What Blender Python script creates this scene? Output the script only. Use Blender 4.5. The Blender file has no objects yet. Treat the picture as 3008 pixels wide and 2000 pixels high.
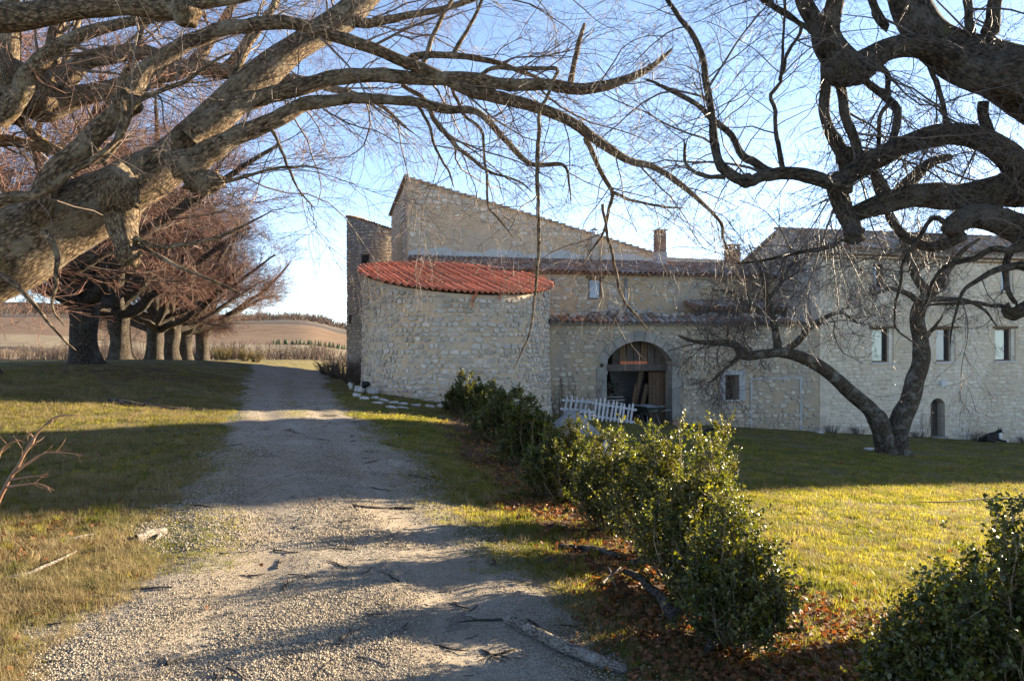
import bpy, math, random
import numpy as np
from mathutils import Vector, Matrix

S = bpy.context.scene
C = S.collection
PI = math.pi
rad = math.radians

# ------------------------------------------------------------------ camera
CAMZ = 1.65
F = 2304.0                      # focal length in photo pixels (3008 wide)
cam = bpy.data.cameras.new('camera')
cam.sensor_width = 23.5
cam.lens = 23.5 * F / 3008.0
cam.clip_start = 0.05
cam.clip_end = 5000
camo = bpy.data.objects.new('camera', cam)
C.objects.link(camo)
camo.location = (0, 0, CAMZ)
camo.rotation_euler = (rad(90), 0, 0)
S.camera = camo

# ------------------------------------------------------------------ sky, sun, exposure
SUN_AZ, SUN_EL = rad(58), rad(13.5)      # azimuth clockwise from +Y (the view direction)
w = bpy.data.worlds.new('World')
S.world = w
w.use_nodes = True
wn = w.node_tree
wn.nodes.clear()
sky = wn.nodes.new('ShaderNodeTexSky')
sky.sky_type = 'NISHITA'
sky.sun_disc = False
sky.sun_elevation = SUN_EL
sky.sun_rotation = SUN_AZ
sky.altitude = 1200
sky.air_density = 0.5
sky.dust_density = 0.15
sky.ozone_density = 0.0
bg = wn.nodes.new('ShaderNodeBackground')
bg.inputs[1].default_value = 0.083
wo = wn.nodes.new('ShaderNodeOutputWorld')
wn.links.new(sky.outputs[0], bg.inputs[0])
wn.links.new(bg.outputs[0], wo.inputs[0])
sl = bpy.data.lights.new('sun', 'SUN')
sl.energy = 5.0
sl.angle = rad(0.53)
sl.color = (1.0, 0.82, 0.58)
so = bpy.data.objects.new('sun', sl)
C.objects.link(so)
SUN = Vector((math.sin(SUN_AZ) * math.cos(SUN_EL), math.cos(SUN_AZ) * math.cos(SUN_EL), math.sin(SUN_EL)))
so.rotation_euler = SUN.to_track_quat('Z', 'Y').to_euler()
so.location = SUN * 60
S.view_settings.view_transform = 'Standard'
S.view_settings.look = 'None'
S.view_settings.gamma = 1.0
S.view_settings.exposure = 2.55
S.render.engine = 'CYCLES'
S.cycles.max_bounces = 4
S.cycles.diffuse_bounces = 2
S.cycles.glossy_bounces = 2
S.cycles.transmission_bounces = 4
S.cycles.transparent_max_bounces = 6

# ------------------------------------------------------------------ numeric helpers
rng = np.random.default_rng(11)
random.seed(5)

def vnoise(p, seed=0):
    """value noise in [-1,1] for points (N,3)"""
    p = np.asarray(p, float)
    i = np.floor(p).astype(np.int64)
    f = p - i
    f = f * f * (3 - 2 * f)
    def h(a, b, c):
        n = (a * 374761393 + b * 668265263 + c * 2147483647 + seed * 1274126177) & 0x7fffffff
        n = ((n ^ (n >> 13)) * 1274126177) & 0x7fffffff
        n = (n ^ (n >> 16)) & 0xffff
        return n / 32767.5 - 1.0
    x, y, z = i[..., 0], i[..., 1], i[..., 2]
    fx, fy, fz = f[..., 0], f[..., 1], f[..., 2]
    r = 0
    for dx in (0, 1):
        wx = fx if dx else 1 - fx
        for dy in (0, 1):
            wy = fy if dy else 1 - fy
            for dz in (0, 1):
                wz = fz if dz else 1 - fz
                r = r + wx * wy * wz * h(x + dx, y + dy, z + dz)
    return r

def fbm(p, seed=0, octv=3):
    p = np.asarray(p, float)
    r, a = 0, 1.0
    for k in range(octv):
        r = r + a * vnoise(p * (2 ** k) + 17.3 * k, seed + k)
        a *= 0.5
    return r / 1.75

def sstep(a, b, x):
    t = np.clip((np.asarray(x, float) - a) / (b - a), 0, 1)
    return t * t * (3 - 2 * t)

def unit(v):
    v = np.asarray(v, float)
    return v / np.maximum(np.linalg.norm(v, axis=-1, keepdims=True), 1e-9)

def ground_z(x, y):
    x = np.asarray(x, float)
    y = np.asarray(y, float)
    g = 0.032 * np.maximum(y, 0) + 0.07 * x
    near = 1 - sstep(60, 110, y)
    z = -g * sstep(-5, 1.5, x) * near
    z = z - 2.3 * sstep(1.5, 25, x) * (1 - near)
    # bank on the left
    bank = sstep(-6.5, -15.5, x) * sstep(4, 24, y) * (1 - sstep(36, 60, y))
    z = z + 0.72 * bank
    p = np.stack([x * 0.16, y * 0.2, np.zeros_like(x)], -1)
    z = z + 0.10 * fbm(p, 3, 3) * sstep(3, 12, np.hypot(x, y)) * (1 - sstep(-7, -3, x) * (1 - sstep(1.5, 4, x))) * (1 - sstep(60, 90, y))
    # verge of the track beside the silo
    # crest of the track, valley, far hill
    z = z - 0.055 * np.maximum(y - 36, 0) * (1 - sstep(110, 160, y)) * sstep(36, 44, y) * sstep(-24, -13, x)
    z = z - 3.4 * sstep(95, 170, y) + 0.9 * sstep(95, 150, y) * 0
    z = z - 1.2 * sstep(60, 120, y) * (1 - sstep(-26, -13, x))
    ramp = np.maximum(y - 190, 0)
    hill = 0.050 * ramp * (1 - 0.00022 * np.minimum(ramp, 900))
    xr = x / np.maximum(y, 1)
    prof = 1.05 + 0.5 * sstep(-0.40, -0.62, xr) - 0.42 * sstep(-0.27, -0.20, xr)
    z = z + hill * prof
    q = np.stack([x * 0.006, y * 0.006, np.zeros_like(x)], -1)
    z = z + 5 * fbm(q, 9, 3) * sstep(220, 500, y)
    return z

_GC = {}
def gz(x, y):
    k = (round(x, 2), round(y, 2))
    if k not in _GC:
        _GC[k] = float(ground_z(np.array([k[0]]), np.array([k[1]]))[0])
    return _GC[k]

def at(px, py, D):
    """photo pixel + depth -> world"""
    return np.array([(px - 1504) / F * D, D, CAMZ - (py - 1000) / F * D])

_HD = np.concatenate([np.arange(2.0, 12, 0.02), np.arange(12, 120, 0.08)])
_HC = {}
def hit(px, py):
    """where the ray through a photo pixel meets the ground"""
    if (px, py) not in _HC:
        kx, kz = (px - 1504) / F, (py - 1000) / F
        below = (CAMZ - kz * _HD) < ground_z(kx * _HD, _HD)
        D = float(_HD[int(np.argmax(below))]) if below.any() else 120.0
        _HC[(px, py)] = np.array([kx * D, D, gz(kx * D, D)])
    return _HC[(px, py)].copy()

# ------------------------------------------------------------------ object helpers
def new_mesh(name, V, faces, mat=None, smooth=False, attrs=None):
    """faces: list of int arrays (n,3) / (n,4)"""
    me = bpy.data.meshes.new(name)
    V = np.asarray(V, np.float32).reshape(-1, 3)
    if isinstance(faces, np.ndarray):
        faces = [faces]
    faces = [np.asarray(f, np.int32) for f in faces if len(f)]
    loops = np.concatenate([f.ravel() for f in faces])
    tot = np.concatenate([np.full(len(f), f.shape[1], np.int32) for f in faces])
    start = np.concatenate([[0], np.cumsum(tot)[:-1]]).astype(np.int32)
    me.vertices.add(len(V))
    me.vertices.foreach_set('co', V.ravel())
    me.loops.add(len(loops))
    me.loops.foreach_set('vertex_index', loops.astype(np.int32))
    me.polygons.add(len(tot))
    me.polygons.foreach_set('loop_start', start)
    me.polygons.foreach_set('loop_total', tot)
    me.update(calc_edges=True)
    me.validate()
    if smooth:
        me.polygons.foreach_set('use_smooth', np.ones(len(me.polygons), bool))
    if attrs:
        for k, a in attrs.items():
            a = np.asarray(a, np.float32)
            if a.ndim == 2:
                at_ = me.attributes.new(k, 'FLOAT_VECTOR', 'POINT')
                at_.data.foreach_set('vector', a.ravel())
            else:
                at_ = me.attributes.new(k, 'FLOAT', 'POINT')
                at_.data.foreach_set('value', a)
    if mat:
        me.materials.append(mat)
    return me

class MB:
    """collects simple geometry for one mesh object"""
    def __init__(s):
        s.V, s.F, s.n = [], [], 0
    def add(s, V, F):
        V = np.asarray(V, float).reshape(-1, 3)
        for f in F:
            s.F.append([i + s.n for i in f])
        s.V.append(V)
        s.n += len(V)
        return s
    def box(s, a, b, M=None):
        x0, y0, z0 = a
        x1, y1, z1 = b
        V = np.array([(x0, y0, z0), (x1, y0, z0), (x1, y1, z0), (x0, y1, z0), (x0, y0, z1), (x1, y0, z1), (x1, y1, z1), (x0, y1, z1)], float)
        if M is not None:
            V = np.array([tuple(M @ Vector(v)) for v in V])
        return s.add(V, [(0, 3, 2, 1), (4, 5, 6, 7), (0, 1, 5, 4), (1, 2, 6, 5), (2, 3, 7, 6), (3, 0, 4, 7)])
    def bar(s, p, q, wx, wz, up=(0, 0, 1)):
        """a square bar from p to q"""
        p, q = np.asarray(p, float), np.asarray(q, float)
        t = unit(q - p)
        r = np.cross(t, up)
        if np.linalg.norm(r) < 1e-3:
            r = np.cross(t, (1, 0, 0))
        r = unit(r)
        u = np.cross(r, t)
        V = [e + a * r * wx / 2 + b * u * wz / 2 for e in (p, q) for a, b in ((-1, -1), (1, -1), (1, 1), (-1, 1))]
        return s.add(V, [(3, 2, 1, 0), (4, 5, 6, 7), (0, 1, 5, 4), (1, 2, 6, 5), (2, 3, 7, 6), (3, 0, 4, 7)])
    def prism(s, pts, y0, y1):
        """polygon in (x,z), extruded along y"""
        n = len(pts)
        V = [(p[0], y0, p[1]) for p in pts] + [(p[0], y1, p[1]) for p in pts]
        return s.add(V, [tuple(range(n))[::-1], tuple(range(n, 2 * n))] + [(i, (i + 1) % n, n + (i + 1) % n, n + i)[::-1] for i in range(n)][::1])
    def tube(s, P, R, sides=8, cap=True):
        V, F = tube_geo(P, R, sides)
        n = len(P)
        F = [tuple(f) for f in F]
        if cap:
            F.append(tuple(range(sides))[::-1])
            F.append(tuple(range((n - 1) * sides, n * sides)))
        return s.add(V, F)
    def mesh(s, name, mat=None, smooth=False):
        me = bpy.data.meshes.new(name)
        me.from_pydata([tuple(v) for v in np.concatenate(s.V)], [], s.F)
        if smooth:
            for p in me.polygons:
                p.use_smooth = True
        if mat:
            me.materials.append(mat)
        return me

def frames(P):
    P = np.asarray(P, float)
    T = unit(np.gradient(P, axis=0))
    N = np.zeros_like(P)
    ref = np.array([0, 0, 1.0]) if abs(T[0][2]) < 0.9 else np.array([1.0, 0, 0])
    n = unit(np.cross(T[0], ref))
    for i in range(len(P)):
        n = unit(n - T[i] * np.dot(n, T[i]))
        N[i] = n
    return T, N, np.cross(T, N)

def tube_geo(P, R, sides):
    P = np.asarray(P, float)
    T, N, B = frames(P)
    a = np.arange(sides) * 2 * PI / sides
    R = np.asarray(R, float).reshape(len(P), -1)
    V = P[:, None, :] + R[:, :, None] * (np.cos(a)[None, :, None] * N[:, None, :] + np.sin(a)[None, :, None] * B[:, None, :])
    i = np.arange(len(P) - 1)[:, None] * sides
    j = np.arange(sides)[None, :]
    k = (j + 1) % sides
    Fq = np.stack([i + j, i + k, i + sides + k, i + sides + j], -1).reshape(-1, 4)
    return V.reshape(-1, 3), Fq

def obj(name, me, parent=None, mat=None):
    o = bpy.data.objects.new(name, me)
    C.objects.link(o)
    if parent is not None:
        o.parent = parent
    if mat is not None and me is not None and not me.materials:
        me.materials.append(mat)
    return o

def tag(o, label, cat=None, group=None, kind=None):
    if label:
        o['label'] = label
    if cat:
        o['category'] = cat
    if group:
        o['group'] = group
    if kind:
        o['kind'] = kind
    return o

def thing(name, label, cat, loc=(0, 0, 0), rz=0, group=None):
    o = bpy.data.objects.new(name, None)
    C.objects.link(o)
    o.empty_display_size = 0.3
    o.location = loc
    o.rotation_euler = (0, 0, rz)
    return tag(o, label, cat, group)

def part(name, mb, mat, parent, smooth=False):
    return obj(name, mb.mesh(name, mat, smooth), parent)

def copy_tree(o, parent=None):
    c = o.copy()
    C.objects.link(c)
    c.parent = parent
    for ch in list(o.children):
        copy_tree(ch, c)
    return c

# ------------------------------------------------------------------ materials
def nt_new(name):
    m = bpy.data.materials.new(name)
    m.use_nodes = True
    nt = m.node_tree
    nt.nodes.clear()
    return m, nt

class NB:
    def __init__(s, nt):
        s.nt = nt
    def n(s, t, **kw):
        nd = s.nt.nodes.new('ShaderNode' + t)
        for k, v in kw.items():
            setattr(nd, k, v)
        return nd
    def l(s, a, b):
        s.nt.links.new(a, b)
    def pos(s):
        return s.n('NewGeometry').outputs['Position']
    def noise(s, co, scale, detail=4, rough=0.6, dist=0.0):
        nd = s.n('TexNoise')
        nd.inputs['Scale'].default_value = scale
        nd.inputs['Detail'].default_value = detail
        nd.inputs['Roughness'].default_value = rough
        nd.inputs['Distortion'].default_value = dist
        s.l(co, nd.inputs['Vector'])
        return nd.outputs['Fac']
    def voro(s, co, scale, feature='F1', out='Distance'):
        nd = s.n('TexVoronoi')
        nd.feature = feature
        nd.inputs['Scale'].default_value = scale
        s.l(co, nd.inputs['Vector'])
        return nd.outputs[out]
    def ramp(s, fac, stops):
        nd = s.n('ValToRGB')
        e = nd.color_ramp.elements
        while len(e) < len(stops):
            e.new(0.5)
        for el, (p, c) in zip(e, stops):
            el.position = p
            el.color = (c, c, c, 1) if not isinstance(c, tuple) else (*c, 1)
        s.l(fac, nd.inputs[0])
        return nd.outputs[0]
    def mix(s, fac, a, b, mode='MIX'):
        nd = s.n('MixRGB', blend_type=mode)
        for i, v in ((0, fac), (1, a), (2, b)):
            if hasattr(v, 'is_linked') or hasattr(v, 'links'):
                s.l(v, nd.inputs[i])
            elif isinstance(v, tuple):
                nd.inputs[i].default_value = (*v, 1)
            else:
                nd.inputs[i].default_value = v if i == 0 else (v, v, v, 1)
        return nd.outputs[0]
    def math(s, op, a, b=0.0):
        nd = s.n('Math', operation=op)
        for i, v in ((0, a), (1, b)):
            if hasattr(v, 'links'):
                s.l(v, nd.inputs[i])
            else:
                nd.inputs[i].default_value = v
        return nd.outputs[0]
    def mapv(s, co, scale):
        nd = s.n('Mapping')
        nd.inputs['Scale'].default_value = scale
        s.l(co, nd.inputs[0])
        return nd.outputs[0]
    def attr(s, name, out='Vector'):
        nd = s.n('Attribute')
        nd.attribute_name = name
        return nd.outputs[out]
    def rnd(s):
        """random per object / instance plus per mesh island"""
        a = s.n('ObjectInfo').outputs['Random']
        b = s.n('NewGeometry').outputs['Random Per Island']
        return s.math('FRACT', s.math('ADD', a, b))
    def bump(s, h, strength, dist=0.02, nrm=None):
        nd = s.n('Bump')
        nd.inputs['Strength'].default_value = strength
        nd.inputs['Distance'].default_value = dist
        s.l(h, nd.inputs['Height'])
        if nrm is not None:
            s.l(nrm, nd.inputs['Normal'])
        return nd.outputs[0]
    def done(s, col, rough=0.85, nrm=None, spec=0.3, trans=None, metal=0.0):
        b = s.n('BsdfPrincipled')
        if hasattr(col, 'links'):
            s.l(col, b.inputs['Base Color'])
        else:
            b.inputs['Base Color'].default_value = (*col, 1)
        if hasattr(rough, 'links'):
            s.l(rough, b.inputs['Roughness'])
        else:
            b.inputs['Roughness'].default_value = rough
        b.inputs['Specular IOR Level'].default_value = spec
        b.inputs['Metallic'].default_value = metal
        if nrm is not None:
            s.l(nrm, b.inputs['Normal'])
        out = b.outputs[0]
        if trans is not None:
            t = s.n('BsdfTranslucent')
            tc, tf = trans
            if hasattr(tc, 'links'):
                s.l(tc, t.inputs[0])
            else:
                t.inputs[0].default_value = (*tc, 1)
            mx = s.n('MixShader')
            mx.inputs[0].default_value = tf
            s.l(out, mx.inputs[1])
            s.l(t.outputs[0], mx.inputs[2])
            out = mx.outputs[0]
        o = s.n('OutputMaterial')
        s.l(out, o.inputs[0])

def mk(name, a, b, scale=6, rough=0.85, var=0.25, bscale=40, bstr=0.4, bdist=0.01, spec=0.25, stain=None, sscale=0.8, trans=None, metal=0.0, local=False):
    """mottled material: colours a..b by noise, brightness varied per piece, optional large stains"""
    m, nt = nt_new(name)
    q = NB(nt)
    co = q.n('TexCoord').outputs['Object'] if local else q.pos()
    col = q.ramp(q.noise(co, scale, 5, 0.65), [(0.3, a), (0.7, b)])
    if stain:
        col = q.mix(q.ramp(q.noise(co, sscale, 5, 0.7), [(0.45, 0.0), (0.68, 0.85)]), col, stain)
    if var:
        v = q.ramp(q.rnd(), [(0.0, 1 - var), (1.0, 1 + var)])
        col = q.mix(1.0, col, v, 'MULTIPLY')
    nrm = q.bump(q.noise(co, bscale, 5, 0.7), bstr, bdist) if bstr else None
    tr = None
    if trans:
        tr = (q.mix(1.0, col, trans[0], 'MULTIPLY'), trans[1])
    q.done(col, rough, nrm, spec, tr, metal)
    return m

MAT = {}
MAT['stone_silo'] = mk('silo stone', (0.37, 0.34, 0.30), (0.58, 0.525, 0.455), 9, 0.9, 0.26, 30, 0.5, 0.012, stain=(0.40, 0.34, 0.25), sscale=1.6)
MAT['mortar_silo'] = mk('silo mortar', (0.49, 0.355, 0.225), (0.62, 0.475, 0.33), 7, 0.95, 0, 26, 0.9, 0.02, stain=(0.44, 0.40, 0.34), sscale=1.1)
MAT['stone_tall'] = mk('tall house stone', (0.42, 0.365, 0.295), (0.64, 0.56, 0.46), 9, 0.9, 0.25, 30, 0.5, 0.012)
MAT['mortar_tall'] = mk('tall house render', (0.46, 0.335, 0.215), (0.60, 0.45, 0.305), 5, 0.95, 0, 14, 0.9, 0.03, stain=(0.46, 0.38, 0.30), sscale=0.7)
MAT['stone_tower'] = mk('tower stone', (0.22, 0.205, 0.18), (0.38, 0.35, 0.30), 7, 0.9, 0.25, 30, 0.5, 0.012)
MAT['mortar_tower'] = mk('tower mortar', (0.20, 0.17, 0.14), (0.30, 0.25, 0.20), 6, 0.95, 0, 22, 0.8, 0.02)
MAT['stone_low'] = mk('low house stone', (0.30, 0.28, 0.24), (0.50, 0.46, 0.38), 8, 0.9, 0.28, 30, 0.5, 0.012)
MAT['mortar_low'] = mk('low house render', (0.37, 0.26, 0.155), (0.50, 0.375, 0.24), 4, 0.95, 0, 18, 0.8, 0.02, stain=(0.33, 0.30, 0.26), sscale=0.9)
MAT['stone_arch'] = mk('arch wall stone', (0.35, 0.305, 0.24), (0.55, 0.485, 0.39), 8, 0.9, 0.24, 30, 0.5, 0.012, stain=(0.30, 0.24, 0.17), sscale=1.3)
MAT['mortar_arch'] = mk('arch wall mortar', (0.34, 0.255, 0.165), (0.46, 0.365, 0.255), 6, 0.95, 0, 22, 0.9, 0.02, stain=(0.27, 0.25, 0.22), sscale=0.7)
MAT['stone_right'] = mk('right house stone', (0.50, 0.435, 0.345), (0.66, 0.585, 0.48), 7, 0.92, 0.13, 24, 0.5, 0.012, stain=(0.47, 0.38, 0.27), sscale=0.8)
MAT['mortar_right'] = mk('right house mortar', (0.50, 0.42, 0.315), (0.64, 0.545, 0.42), 6, 0.95, 0, 20, 0.7, 0.015, stain=(0.46, 0.36, 0.24), sscale=0.55)
MAT['cut_stone'] = mk('cut stone', (0.20, 0.185, 0.16), (0.33, 0.305, 0.26), 5, 0.9, 0.16, 40, 0.3, 0.008, stain=(0.18, 0.175, 0.165), sscale=1.6)
MAT['cement'] = mk('cement', (0.30, 0.30, 0.30), (0.42, 0.41, 0.40), 4, 0.95, 0.05, 30, 0.3, 0.008)
MAT['render_grey'] = mk('grey render', (0.36, 0.32, 0.265), (0.44, 0.395, 0.33), 2.5, 0.95, 0.03, 30, 0.25, 0.006)
MAT['pale_band'] = mk('pale mortar band', (0.42, 0.41, 0.39), (0.52, 0.50, 0.47), 3, 0.95, 0.03, 20, 0.4, 0.01)
MAT['red_roof'] = mk('red roof sheet', (0.46, 0.135, 0.065), (0.60, 0.205, 0.105), 5, 0.85, 0.20, 60, 0.12, 0.004, spec=0.25, stain=(0.34, 0.145, 0.095), sscale=2.6)
MAT['tile'] = mk('old roof tile', (0.17, 0.085, 0.055), (0.34, 0.19, 0.125), 11, 0.9, 0.42, 40, 0.4, 0.008, stain=(0.13, 0.115, 0.09), sscale=1.2)
MAT['tile_grey'] = mk('lichen covered tile', (0.19, 0.16, 0.135), (0.40, 0.36, 0.31), 8, 0.92, 0.35, 40, 0.4, 0.008, stain=(0.20, 0.12, 0.085), sscale=2.0)
MAT['tile_clay'] = mk('clay eave tile', (0.30, 0.17, 0.09), (0.42, 0.27, 0.16), 8, 0.9, 0.2, 40, 0.3, 0.006)
MAT['brick'] = mk('chimney brick', (0.22, 0.12, 0.085), (0.36, 0.21, 0.15), 10, 0.92, 0.3, 40, 0.4, 0.008, stain=(0.26, 0.235, 0.20), sscale=2.5)
MAT['red_brick'] = mk('new red brick', (0.50, 0.15, 0.075), (0.58, 0.20, 0.10), 10, 0.9, 0.1, 40, 0.2, 0.004)
MAT['wood_dark'] = mk('dark barn wood', (0.055, 0.045, 0.038), (0.12, 0.10, 0.085), 9, 0.9, 0.25, 50, 0.4, 0.006)
MAT['wood_brown'] = mk('brown wood', (0.10, 0.065, 0.04), (0.17, 0.11, 0.068), 12, 0.8, 0.15, 50, 0.3, 0.004)
MAT['wood_grey'] = mk('weathered wood', (0.20, 0.18, 0.155), (0.33, 0.30, 0.26), 14, 0.9, 0.2, 60, 0.5, 0.006)
MAT['wood_pale'] = mk('bleached wood', (0.42, 0.37, 0.31), (0.60, 0.55, 0.48), 14, 0.9, 0.1, 60, 0.5, 0.006)
MAT['white_paint'] = mk('white paint', (0.48, 0.48, 0.49), (0.64, 0.64, 0.66), 12, 0.7, 0.14, 60, 0.15, 0.003, stain=(0.38, 0.35, 0.31), sscale=9)
MAT['white_stone'] = mk('white limestone', (0.40, 0.385, 0.355), (0.58, 0.56, 0.52), 8, 0.9, 0.12, 30, 0.5, 0.01, stain=(0.42, 0.40, 0.36), sscale=3)
MAT['metal'] = mk('galvanised metal', (0.25, 0.26, 0.27), (0.36, 0.37, 0.38), 6, 0.45, 0.05, 60, 0.05, 0.002, metal=0.7, spec=0.5)
MAT['black'] = mk('black plastic', (0.012, 0.012, 0.012), (0.02, 0.02, 0.02), 6, 0.5, 0, 60, 0, 0)
MAT['green_metal'] = mk('dark green barrow paint', (0.03, 0.05, 0.04), (0.05, 0.075, 0.06), 6, 0.5, 0, 60, 0.1, 0.002, stain=(0.09, 0.06, 0.04), sscale=6)
MAT['rubber'] = mk('rubber', (0.015, 0.015, 0.015), (0.03, 0.03, 0.028), 20, 0.8, 0, 60, 0.1, 0.002)
MAT['sand'] = mk('grey sand', (0.20, 0.195, 0.19), (0.27, 0.265, 0.255), 3, 0.98, 0, 60, 0.5, 0.012)
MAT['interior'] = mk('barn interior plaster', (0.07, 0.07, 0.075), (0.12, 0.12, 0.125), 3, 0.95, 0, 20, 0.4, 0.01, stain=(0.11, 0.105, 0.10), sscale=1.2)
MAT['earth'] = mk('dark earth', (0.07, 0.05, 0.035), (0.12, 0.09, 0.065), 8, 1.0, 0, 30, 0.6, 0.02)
MAT['plastic_white'] = mk('white plastic sheet', (0.62, 0.64, 0.68), (0.72, 0.74, 0.78), 6, 0.45, 0, 30, 0.3, 0.01, spec=0.5)
MAT['pane'] = mk('pale window pane', (0.36, 0.44, 0.41), (0.42, 0.49, 0.46), 1.5, 0.08, 0.06, 30, 0, 0, spec=0.8)  # pale grey-green base colour on a smooth, glossy pane
MAT['pane_blue'] = mk('blue grey pane', (0.16, 0.20, 0.26), (0.22, 0.27, 0.34), 2, 0.08, 0, 30, 0, 0, spec=0.8)
MAT['dark'] = mk('unlit inside', (0.02, 0.018, 0.016), (0.035, 0.03, 0.027), 4, 0.95, 0, 30, 0, 0)
MAT['fur_black'] = mk('black fur', (0.008, 0.008, 0.008), (0.018, 0.017, 0.016), 20, 0.7, 0, 120, 0.5, 0.006)
MAT['fur_white'] = mk('white fur', (0.55, 0.53, 0.50), (0.68, 0.66, 0.62), 20, 0.8, 0, 120, 0.5, 0.006)

def bark(name, a, b, lich, sc=1.0, moss=None):
    m, nt = nt_new(name)
    q = NB(nt)
    co = q.attr('bk')
    fiss = q.noise(q.mapv(co, (44 * sc, 44 * sc, 13 * sc)), 1.0, 6, 0.68, 1.6)
    plate = q.voro(q.mapv(co, (40 * sc, 40 * sc, 20 * sc)), 1.0)
    h = q.math('SUBTRACT', fiss, q.math('MULTIPLY', plate, 0.35))
    col = q.ramp(h, [(0.18, tuple(x * 0.28 for x in a)), (0.34, a), (0.52, b)])
    pos = q.pos()
    big = q.ramp(q.noise(pos, 3.5 * sc, 5, 0.7), [(0.50, 0.0), (0.66, 0.8)])
    col = q.mix(big, col, lich)
    if moss:
        mo = q.ramp(q.noise(pos, 5.0, 5, 0.75), [(0.60, 0.0), (0.70, 0.8)])
        col = q.mix(mo, col, moss)
    nrm = q.bump(h, 1.0, 0.06 / sc)
    q.done(col, 0.92, nrm, 0.2)
    return m

MAT['bark_left'] = bark('linden bark, pale lichen', (0.165, 0.113, 0.070), (0.42, 0.31, 0.195), (0.36, 0.30, 0.215), 1.0, (0.20, 0.15, 0.03))
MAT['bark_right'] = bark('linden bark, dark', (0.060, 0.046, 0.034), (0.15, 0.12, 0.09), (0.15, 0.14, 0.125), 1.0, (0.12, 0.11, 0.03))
MAT['bark_row'] = bark('linden bark, row', (0.055, 0.043, 0.033), (0.13, 0.105, 0.08), (0.12, 0.108, 0.09), 0.6, (0.13, 0.12, 0.04))
MAT['bark_fruit'] = bark('fruit tree bark', (0.075, 0.057, 0.040), (0.19, 0.15, 0.11), (0.26, 0.24, 0.20), 1.3, (0.12, 0.10, 0.04))
MAT['bark_log'] = bark('dead log', (0.26, 0.225, 0.185), (0.46, 0.41, 0.35), (0.48, 0.43, 0.37), 2.2)
MAT['bark_root'] = bark('old root', (0.07, 0.058, 0.048), (0.22, 0.19, 0.16), (0.25, 0.22, 0.19), 2.0)
MAT['twig_left'] = mk('left twigs', (0.085, 0.06, 0.045), (0.14, 0.10, 0.075), 2, 0.6, 0.3, 60, 0, 0, spec=0.4)
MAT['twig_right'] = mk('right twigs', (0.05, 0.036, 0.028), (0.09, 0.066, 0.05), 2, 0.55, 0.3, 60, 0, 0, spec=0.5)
MAT['twig_row'] = mk('reddish linden twigs', (0.095, 0.046, 0.031), (0.18, 0.086, 0.057), 1.2, 0.6, 0.55, 60, 0, 0, spec=0.35)
MAT['branch_row'] = mk('row branchlets', (0.07, 0.052, 0.04), (0.15, 0.105, 0.08), 1.5, 0.8, 0.35, 60, 0, 0)
MAT['twig_fruit'] = mk('fruit tree twigs', (0.06, 0.044, 0.034), (0.115, 0.085, 0.066), 2, 0.6, 0.3, 60, 0, 0, spec=0.4)
MAT['twig_red'] = mk('red stems', (0.17, 0.09, 0.055), (0.27, 0.155, 0.095), 3, 0.5, 0.2, 60, 0, 0, spec=0.4)
MAT['twig_dry'] = mk('dry stems', (0.16, 0.115, 0.075), (0.26, 0.20, 0.13), 3, 0.8, 0.3, 60, 0, 0)
MAT['box_leaf'] = mk('box leaves', (0.028, 0.040, 0.009), (0.075, 0.085, 0.018), 8, 0.40, 0.7, 60, 0, 0, spec=0.55, stain=(0.10, 0.085, 0.02), sscale=3.0, trans=((2.6, 2.4, 0.45), 0.40))
MAT['grass_green'] = mk('green grass', (0.065, 0.082, 0.017), (0.145, 0.145, 0.034), 0.8, 0.5, 0.4, 60, 0, 0, stain=(0.22, 0.195, 0.06), sscale=1.6, trans=((2.2, 2.0, 0.7), 0.5))
MAT['grass_dry'] = mk('dry grass', (0.20, 0.155, 0.08), (0.32, 0.255, 0.14), 1.5, 0.7, 0.3, 60, 0, 0, stain=(0.12, 0.12, 0.04), sscale=1.2, trans=((1.3, 1.2, 0.9), 0.35))
MAT['leaf_litter'] = mk('fallen leaves', (0.11, 0.045, 0.017), (0.25, 0.11, 0.042), 9, 0.6, 0.5, 60, 0, 0, trans=((1.5, 1.1, 0.6), 0.3))
MAT['pebble'] = mk('pebbles', (0.215, 0.18, 0.132), (0.35, 0.30, 0.228), 20, 0.92, 0.4, 60, 0.3, 0.003)
# ------------------------------------------------------------------ ground, track, far hill
RD = [2.0, 3.0, 4.47, 5.78, 6.7, 7.9, 11.9, 17.8, 27, 38, 48]
RL = [-2.3, -2.4, -2.55, -2.62, -2.90, -3.42, -4.5, -6.3, -9.2, -12.5, -15.6]
RR = [1.3, 1.0, 0.45, 0.22, 0.05, -0.4, -1.5, -3.7, -6.3, -9.0, -11.6]
HD = [2.5, 4.5, 6.0, 8.0, 10.5, 14.0, 18.0, 23.0, 25]        # hedge line, X at depth
HX = [1.75, 1.60, 1.45, 0.95, 0.45, -0.10, -0.6, -0.9, -1.0]

def road_mask(x, y, soft=0.5):
    p = np.stack([x * 1.3, y * 0.9, np.zeros_like(x)], -1)
    n = 0.45 * fbm(p, 21, 3)
    l, r = np.interp(y, RD, RL), np.interp(y, RD, RR)
    return sstep(-soft, soft * 0.6, x - l + n) * sstep(-soft, soft * 0.6, r - x + n) * (1 - sstep(46, 50, y))

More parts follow.
